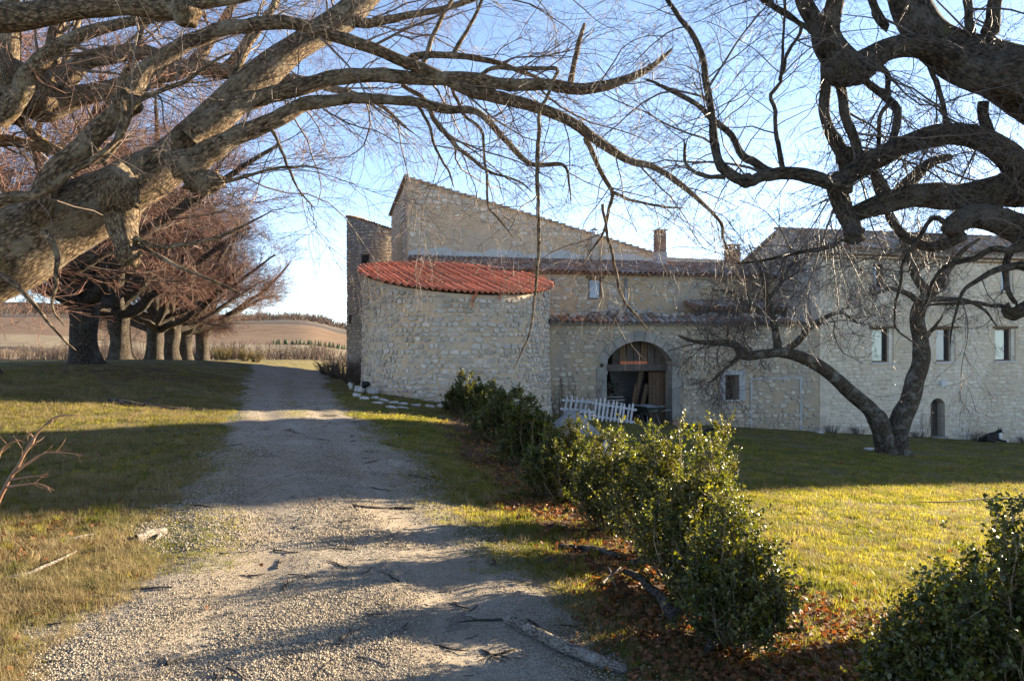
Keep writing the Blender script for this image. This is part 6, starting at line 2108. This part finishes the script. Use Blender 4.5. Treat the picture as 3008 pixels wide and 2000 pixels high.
pickets('large white picket fence panel leaning askew before the barn arch', 1.22, 2.66, 0.02, 10, 0.74, rad(9), -0.95, -0.10)
pickets('smaller white picket fence panel sagging left of the larger one', 0.28, 1.16, 0.20, 5, 0.52, rad(12), -0.6, -0.02)
pickets('single white pickets fallen between the two fence panels', 0.86, 1.20, -0.04, 2, 0.42, rad(-3), -1.05, 0.0)

# ------------------------------------------------------------------ wheelbarrow
p = wl(3.55, -0.35, gl(3.55, -0.35))
wb = thing('wheelbarrow', 'old dark wheelbarrow with grey sand standing in the barn arch', 'wheelbarrow', tuple(p), AL + rad(12))
def ring(hw, hl, z, cx=0):
    return [(-hw, -hl + cx, z), (hw, -hl + cx, z), (hw, hl + cx, z), (-hw, hl + cx, z)]
outer = ring(0.20, 0.26, 0.36) + ring(0.36, 0.42, 0.60)
inner = ring(0.19, 0.25, 0.375) + ring(0.345, 0.405, 0.60)
Fo = [(0, 1, 5, 4), (1, 2, 6, 5), (2, 3, 7, 6), (3, 0, 4, 7), (3, 2, 1, 0)]
Fi = [(8 + a, 8 + b, 8 + c, 8 + d) for a, b, c, d in ((1, 0, 4, 5), (2, 1, 5, 6), (3, 2, 6, 7), (0, 3, 7, 4), (0, 1, 2, 3))]
rim = [(4, 5, 13, 12), (5, 6, 14, 13), (6, 7, 15, 14), (7, 4, 12, 15)]
tr_ = part('tray', MB().add(outer + inner, Fo + Fi + rim), MAT['green_metal'], wb)
mb = MB()
for a, b in zip(ring(0.365, 0.425, 0.605), ring(0.365, 0.425, 0.605)[1:] + ring(0.365, 0.425, 0.605)[:1]):
    mb.tube([a, b], [0.014, 0.014], 6)
part('rim', mb, MAT['metal'], tr_)
V = [(0.33 * math.cos(a) * r, 0.39 * math.sin(a) * r, 0.585 + 0.07 * (1 - r) + 0.01 * math.sin(a * 3)) for r in (0.98, 0.6, 0.25) for a in np.linspace(0, 2 * PI, 16, endpoint=False)] + [(0, 0, 0.65)]
part('sand_load', MB().add(V, [(i + 16 * k, (i + 1) % 16 + 16 * k, (i + 1) % 16 + 16 * (k + 1), i + 16 * (k + 1)) for k in range(2) for i in range(16)] + [(32 + i, 32 + (i + 1) % 16, 48) for i in range(16)]), MAT['sand'], tr_)
for sx in (-1, 1):
    part('handle', MB().tube([(sx * 0.06, 0.62, 0.16), (sx * 0.17, 0.25, 0.32), (sx * 0.23, -0.3, 0.42), (sx * 0.27, -0.85, 0.52)], [0.016] * 4, 8), MAT['metal'], wb, True)
    part('leg', MB().tube([(sx * 0.2, -0.15, 0.37), (sx * 0.24, -0.30, 0.0), (sx * 0.21, -0.05, 0.0), (sx * 0.19, 0.15, 0.33)], [0.014] * 4, 8), MAT['metal'], wb, True)
wh = part('wheel', MB().tube([(math.cos(a) * 0, 0.62 + math.cos(a) * 0.15, 0.19 + math.sin(a) * 0.15) for a in np.linspace(0, 2 * PI, 21)], [0.04] * 21, 8, cap=False), MAT['rubber'], wb, True)
part('hub', MB().tube([(-0.05, 0.62, 0.19), (0.05, 0.62, 0.19)], [0.05, 0.05], 10), MAT['metal'], wh)

# ------------------------------------------------------------------ sand pile, plastic sheet, clay bricks
p = hit(1690, 1300)
n1, n2 = 40, 16
V, Fc = [(0, 0, 0.86)], []
for i in range(1, n2 + 1):
    for j in range(n1):
        a = 2 * PI * j / n1
        r = i / n2
        rr = (1.05 + 0.12 * math.sin(a * 2 + 1)) * r
        hz = 0.86 * (1 - r ** 1.5) * (1 + 0.05 * math.sin(a * 3 + r * 5)) - 0.04
        V.append((rr * math.cos(a) * 1.0 + 0.18 * r, rr * math.sin(a), hz + 0.012 * float(vnoise(np.array([[rr * math.cos(a) * 6, rr * math.sin(a) * 6, 1.0]]), 3)[0])))
for j in range(n1):
    Fc.append((0, 1 + j, 1 + (j + 1) % n1))
for i in range(n2 - 1):
    for j in range(n1):
        Fc.append((1 + i * n1 + j, 1 + (i + 1) * n1 + j, 1 + (i + 1) * n1 + (j + 1) % n1, 1 + i * n1 + (j + 1) % n1))
o = obj('sand_pile', MB().add(V, Fc).mesh('sand_pile', MAT['sand'], True))
o.location = (1.48, 20.3, gz(1.48, 20.3))
o.scale = (0.62, 0.62, 0.72)
tag(o, 'rounded heap of grey sand behind the hedge near the barn', 'sand pile')

p = hit(1800, 1345)
V = []
ng = 18
for i in range(ng):
    for j in range(ng):
        uu, vv = i / (ng - 1) - 0.5, j / (ng - 1) - 0.5
        q3 = np.array([[uu * 5, vv * 5, 2.0], [uu * 11, vv * 11, 5.0]])
        nz = vnoise(q3, 8)
        h = 0.44 * math.exp(-((uu + 0.18) ** 2 + vv ** 2) / 0.03) + 0.16 * max(0, nz[0] + 0.35) + 0.07 * nz[1]
        V.append((uu * 0.95 + 0.1 * nz[1], vv * 0.7, max(0.012, h)))
Fc = [(i * ng + j, (i + 1) * ng + j, (i + 1) * ng + j + 1, i * ng + j + 1) for i in range(ng - 1) for j in range(ng - 1)]
o = obj('plastic_sheet', MB().add(V, Fc).mesh('plastic_sheet', MAT['plastic_white']))
o.location = tuple(p)
o.scale = (0.6, 0.6, 0.75)
tag(o, 'crumpled white plastic sheet on the lawn behind the hedge', 'plastic sheet')
for k, (ds, dz, lab) in enumerate(((0, 0, 'lower red hollow brick on the ground right of the arch'), (0.05, 0.092, 'upper red hollow brick right of the barn arch'))):
    o = obj('hollow_brick', MB().box((-0.13, -0.08, 0), (0.13, 0.08, 0.09)).mesh('hollow_brick', MAT['brick']))
    o.location = tuple(wl(4.45 + ds, -0.5, gl(4.45, -0.5) + dz))
    o.rotation_euler = (0, 0, AL + 0.2 - 0.3 * k)
    tag(o, lab, 'brick', 'hollow bricks by the barn arch')
for k, (px, py, w_, lab) in enumerate(((2375, 1264, 0.5, 'longer flat white stone at the foot of the arch wall'), (2408, 1272, 0.3, 'shorter flat white stone at the foot of the pale house'), (2560, 1322, 0.45, 'pale flat stone at the foot of the fruit tree'))):
    p = hit(px, py)
    o = obj('flat_stone', rm_[k])
    o.scale = (w_, 0.12, 0.10)
    o.rotation_euler = (0, 0, AL)
    o.location = (p[0], p[1], p[2] + 0.02)
    tag(o, lab, 'stone')

# ------------------------------------------------------------------ dog and cat
def skin_body(name, nodes, edges, mat, parent):
    me = bpy.data.meshes.new(name)
    me.from_pydata([n[:3] for n in nodes], edges, [])
    me.materials.append(mat)
    o = obj(name, me, parent)
    sm = o.modifiers.new('skin', 'SKIN')
    sm.use_smooth_shade = True
    if not me.skin_vertices:
        lay = me.attributes
    bm_ = __import__('bmesh').new()
    bm_.from_mesh(me)
    lay = bm_.verts.layers.skin.verify()
    bm_.verts.ensure_lookup_table()
    for i, n in enumerate(nodes):
        bm_.verts[i][lay].radius = (n[3], n[3])
        bm_.verts[i][lay].use_root = (i == 0)
    bm_.to_mesh(me)
    bm_.free()
    ss = o.modifiers.new('sub', 'SUBSURF')
    ss.levels = ss.render_levels = 2
    return o
dp = wl(17.95, -0.55, gl(17.95, -0.55))
dog = thing('dog', 'black and white dog lying against the wall of the pale house', 'dog', tuple(dp), AL)
skin_body('body', [(-0.34, 0, 0.17, 0.15), (-0.08, 0, 0.21, 0.16), (0.16, 0, 0.23, 0.15), (0.28, -0.03, 0.37, 0.085), (0.33, -0.09, 0.47, 0.088), (0.36, -0.21, 0.43, 0.045),
                   (0.2, -0.1, 0.11, 0.06), (0.42, -0.17, 0.05, 0.042), (0.56, -0.2, 0.045, 0.04), (0.22, 0.1, 0.11, 0.06), (0.46, 0.06, 0.05, 0.042), (0.58, 0.04, 0.045, 0.04),
                   (-0.36, -0.14, 0.12, 0.10), (-0.12, -0.2, 0.07, 0.055), (0.02, -0.22, 0.045, 0.04), (-0.52, 0.04, 0.09, 0.045), (-0.70, -0.08, 0.05, 0.03)],
          [(0, 1), (1, 2), (2, 3), (3, 4), (4, 5), (2, 6), (6, 7), (7, 8), (2, 9), (9, 10), (10, 11), (0, 12), (12, 13), (13, 14), (0, 15), (15, 16)], MAT['fur_black'], dog)
def blob(name, c, r, mat, parent):
    V, Fc = [], []
    for i in range(9):
        th = PI * i / 8
        for j in range(12):
            ph = 2 * PI * j / 12
            V.append((c[0] + r[0] * math.sin(th) * math.cos(ph), c[1] + r[1] * math.sin(th) * math.sin(ph), c[2] + r[2] * math.cos(th)))
    for i in range(8):
        for j in range(12):
            Fc.append((i * 12 + j, i * 12 + (j + 1) % 12, (i + 1) * 12 + (j + 1) % 12, (i + 1) * 12 + j))
    return part(name, MB().add(V, Fc), mat, parent, True)
blob('white_chest', (0.30, -0.13, 0.25), (0.075, 0.06, 0.13), MAT['fur_white'], dog)
blob('white_muzzle', (0.36, -0.215, 0.425), (0.045, 0.05, 0.04), MAT['fur_white'], dog)
blob('white_paw', (0.56, -0.205, 0.045), (0.055, 0.045, 0.042), MAT['fur_white'], dog)
def ear(parent, c, d, s=1.0):
    V = [(c[0] - 0.035 * s, c[1], c[2]), (c[0] + 0.035 * s, c[1], c[2]), (c[0], c[1] + 0.03 * s, c[2]), (c[0] + d, c[1], c[2] + 0.10 * s)]
    part('ear', MB().add(V, [(0, 1, 3), (1, 2, 3), (2, 0, 3), (0, 2, 1)]), MAT['fur_black'], parent)
ear(dog, (0.28, -0.08, 0.52), -0.02)
ear(dog, (0.39, -0.07, 0.52), 0.02)
cp = hit(2078, 1278)
cat = thing('cat', 'black cat crouching on the shaded lawn before the arch wall', 'cat', tuple(cp), rad(8))
skin_body('body', [(-0.12, 0, 0.10, 0.085), (0.0, 0, 0.125, 0.085), (0.10, 0, 0.12, 0.07), (0.16, -0.01, 0.17, 0.045), (0.20, -0.03, 0.20, 0.052), (0.23, -0.07, 0.19, 0.022),
                   (0.11, -0.04, 0.05, 0.028), (0.15, -0.06, 0.018, 0.02), (0.11, 0.04, 0.05, 0.028), (0.15, 0.05, 0.018, 0.02), (-0.10, -0.07, 0.05, 0.05), (-0.02, -0.09, 0.02, 0.022), (-0.20, 0.02, 0.04, 0.022), (-0.28, -0.08, 0.022, 0.016)],
          [(0, 1), (1, 2), (2, 3), (3, 4), (4, 5), (2, 6), (6, 7), (2, 8), (8, 9), (0, 10), (10, 11), (0, 12), (12, 13)], MAT['fur_black'], cat)
ear(cat, (0.175, -0.03, 0.235), -0.005, 0.5)
ear(cat, (0.225, -0.03, 0.235), 0.005, 0.5)

# ------------------------------------------------------------------ dry plants along the walls
def dry_plant(name, label, p, h, r, n, seed, mat='twig_dry', sub=8, group=None, up=0.3, spread=0.5, rm_=0.004):
    rg_ = np.random.default_rng(seed)
    t = thing(name, label, 'plant', tuple(p), 0, group)
    P0 = np.zeros((n, 7, 3))
    for k in range(n):
        a = rg_.uniform(0, 2 * PI)
        s_ = rg_.random() * spread
        d = np.array([math.cos(a) * s_, math.sin(a) * s_, 1.0])
        L = h * rg_.uniform(0.6, 1.0)
        b = np.array([math.cos(a) * r * 0.4, math.sin(a) * r * 0.4, -0.02])
        for i in range(7):
            P0[k, i] = b + d * L * i / 6 + rg_.normal(size=3) * 0.02 * h * i / 6
    R0 = np.linspace(rm_ * 1.6, rm_ * 0.6, 7)[None].repeat(n, 0)
    L1 = spawn(P0, R0, n * sub, (0.10 * h, 0.32 * h), (0.3, 0.9), (0, 0, up), 0.6, 5, rg_, t0=0.25, wig=0.12, rmin=rm_ * 0.6)
    twigs('stems', [(P0, R0), L1], MAT[mat], t, 3)
    return t
for k, (s, d, h, r, n, lab) in enumerate(((15.0, -0.30, 1.35, 0.30, 9, 'tall dry weed stalks left of the small arched door'), (15.42, -0.25, 1.05, 0.18, 6, 'shorter dry weed stalks close to the small arched door'), (17.0, -0.2, 0.95, 0.3, 6, 'thin dry stalks right of the small arched door'))):
    dry_plant('dry_weed', lab, wl(s, d, gl(s, d)), h, r, n, 400 + k, 'twig_fruit', 9, 'dry weeds by the door')
for k, (s, h, r, lab) in enumerate(((10.9, 0.34, 0.35, 'grey lavender clump at the left corner of the pale house'), (12.1, 0.36, 0.38, 'grey lavender clump between the house corner and the fruit tree'), (17.55, 0.42, 0.4, 'grey lavender clump behind the dog'), (19.9, 0.34, 0.4, 'grey lavender clump at the right picture edge by the wall'), (14.75, 0.28, 0.3, 'low green-grey clump at the foot of the tall weed stalks'))):
    dry_plant('lavender', lab, wl(s, -0.35, gl(s, -0.35)), h, r, 60, 420 + k, 'twig_fruit', 5, 'lavender clumps at the house wall', spread=1.0, rm_=0.004)
for k, (s, d, h, lab) in enumerate(((0.25, -0.25, 1.5, 'thorny bramble stems climbing beside the silo corner'), (0.75, -0.25, 1.75, 'tallest thorny stems behind the small fence panel'), (1.6, -0.4, 1.5, 'thorny bramble stems behind the large fence panel'))):
    dry_plant('bramble', lab, wl(s, d, gl(s, d)), h, 0.35, 5, 440 + k, 'twig_fruit', 8, 'brambles by the barn', spread=0.25, rm_=0.008)
for k, (px, py, h, r, lab) in enumerate(((1045, 1128, 1.0, 0.8, 'brown dry brush right against the left side of the silo'), (1000, 1112, 0.9, 0.8, 'brown dry brush on the bank left of the silo'), (965, 1100, 0.6, 0.6, 'low brown brush at the crest beside the track'))):
    p = hit(px, py)
    dry_plant('dry_brush', lab, p, h, r, 130, 450 + k, 'twig_fruit', 6, 'dry brush left of the silo', spread=1.0, rm_=0.007)
p = hit(1365, 1262)
dry_plant('heather', 'small pale flowering heather clump under the far hedge shrubs', p, 0.32, 0.3, 70, 470, 'twig_dry', 6, spread=1.2, rm_=0.003)

# ------------------------------------------------------------------ far hedgerow, pines, scrub on the ridge
rg = np.random.default_rng(9)
def far_shrubs(name, label, pts, hs, mat, seed, n=26, sub=6, rm_=0.03):
    rg_ = np.random.default_rng(seed)
    sets = []
    M = len(pts)
    P0 = np.zeros((M * n, 5, 3))
    for m_, (x, y) in enumerate(pts):
        z = gz(x, y)
        h = hs * rg_.uniform(0.6, 1.2)
        a = rg_.uniform(0, 2 * PI, n)
        sp = rg_.random(n) * 0.75
        d = np.column_stack([np.cos(a) * sp, np.sin(a) * sp, np.ones(n)])
        b = np.column_stack([x + np.cos(a) * 0.25 * hs, y + np.sin(a) * 0.25 * hs, np.full(n, z - 0.05)])
        L = h * rg_.uniform(0.6, 1.0, n)
        for i in range(5):
            P0[m_ * n:(m_ + 1) * n, i] = b + d * (L * i / 4)[:, None] + rg_.normal(size=(n, 3)) * 0.03 * hs * i / 4
    R0 = np.linspace(rm_ * 1.4, rm_ * 0.6, 5)[None].repeat(M * n, 0)
    L1 = spawn(P0, R0, M * n * sub, (0.15 * hs, 0.4 * hs), (0.3, 0.9), (0, 0, 0.2), 0.6, 3, rg_, t0=0.2, wig=0.12, rmin=rm_ * 0.55)
    V, Fq = twig_geo([(P0, R0), L1], 3)
    o = obj(name, new_mesh(name, V, Fq, MAT[mat], False))
    tag(o, label, kind='stuff')
pts = [(rg.uniform(-92, -18), 0) for _ in range(110)]
pts = [(x, 98 + rg.uniform(-5, 7) + 0.12 * x) for x, _ in pts]
far_shrubs('hedgerow', 'bare brown hedgerow across the valley beyond the track', pts, 2.2, 'branch_row', 1, 20, 6, 0.022)
pts = [(x, 150 + rg.uniform(-6, 8)) for x in rg.uniform(-130, -30, 90)]
far_shrubs('distant_scrub', 'distant bare scrub between the stubble fields', pts, 4.5, 'twig_dry', 2, 14, 4, 0.06)
pts = []
for _ in range(420):
    y = rg.uniform(560, 800)
    x = rg.uniform(-0.68, -0.14) * y
    pts.append((x, y))
far_shrubs('ridge_wood', 'purple brown bare wood along the ridge of the far hill', pts, 7.0, 'branch_row', 3, 9, 5, 0.16)
def pine_row():
    mb = MB()
    for x in np.linspace(-88, -58, 46):
        y = 290 + random.uniform(-3, 3)
        z = gz(x, y)
        h = random.uniform(1.3, 2.3)
        for lv in range(4):
            r = 0.65 * (1 - lv / 4.6)
            zb = z + h * (0.05 + lv * 0.22)
            ring_ = [(x + r * random.uniform(0.7, 1.15) * math.cos(a), y + r * random.uniform(0.7, 1.15) * math.sin(a), zb + random.uniform(-0.1, 0.1)) for a in np.linspace(0, 2 * PI, 9, endpoint=False)]
            mb.add(ring_ + [(x, y, zb + h * 0.34)], [(i, (i + 1) % 9, 9) for i in range(9)])
    return mb.mesh('pine_belt', MAT['pine'])
MAT['pine'] = mk('far pines', (0.05, 0.075, 0.035), (0.09, 0.115, 0.055), 1.5, 0.9, 0.3, 60, 0, 0)
tag(obj('pine_belt', pine_row()), 'dark green belt of young pines across the valley', kind='stuff')
p = hit(640, 1075)
far_shrubs('gorse', 'yellow green gorse at the far end of the linden row', [((660 - 1504) / F * 66 + dx, 66 + dy) for dx, dy in ((0, 0), (1.4, 1), (-1.2, 2), (2.5, 0.5))], 1.0, 'grass_dry', 4, 60, 8, 0.015)
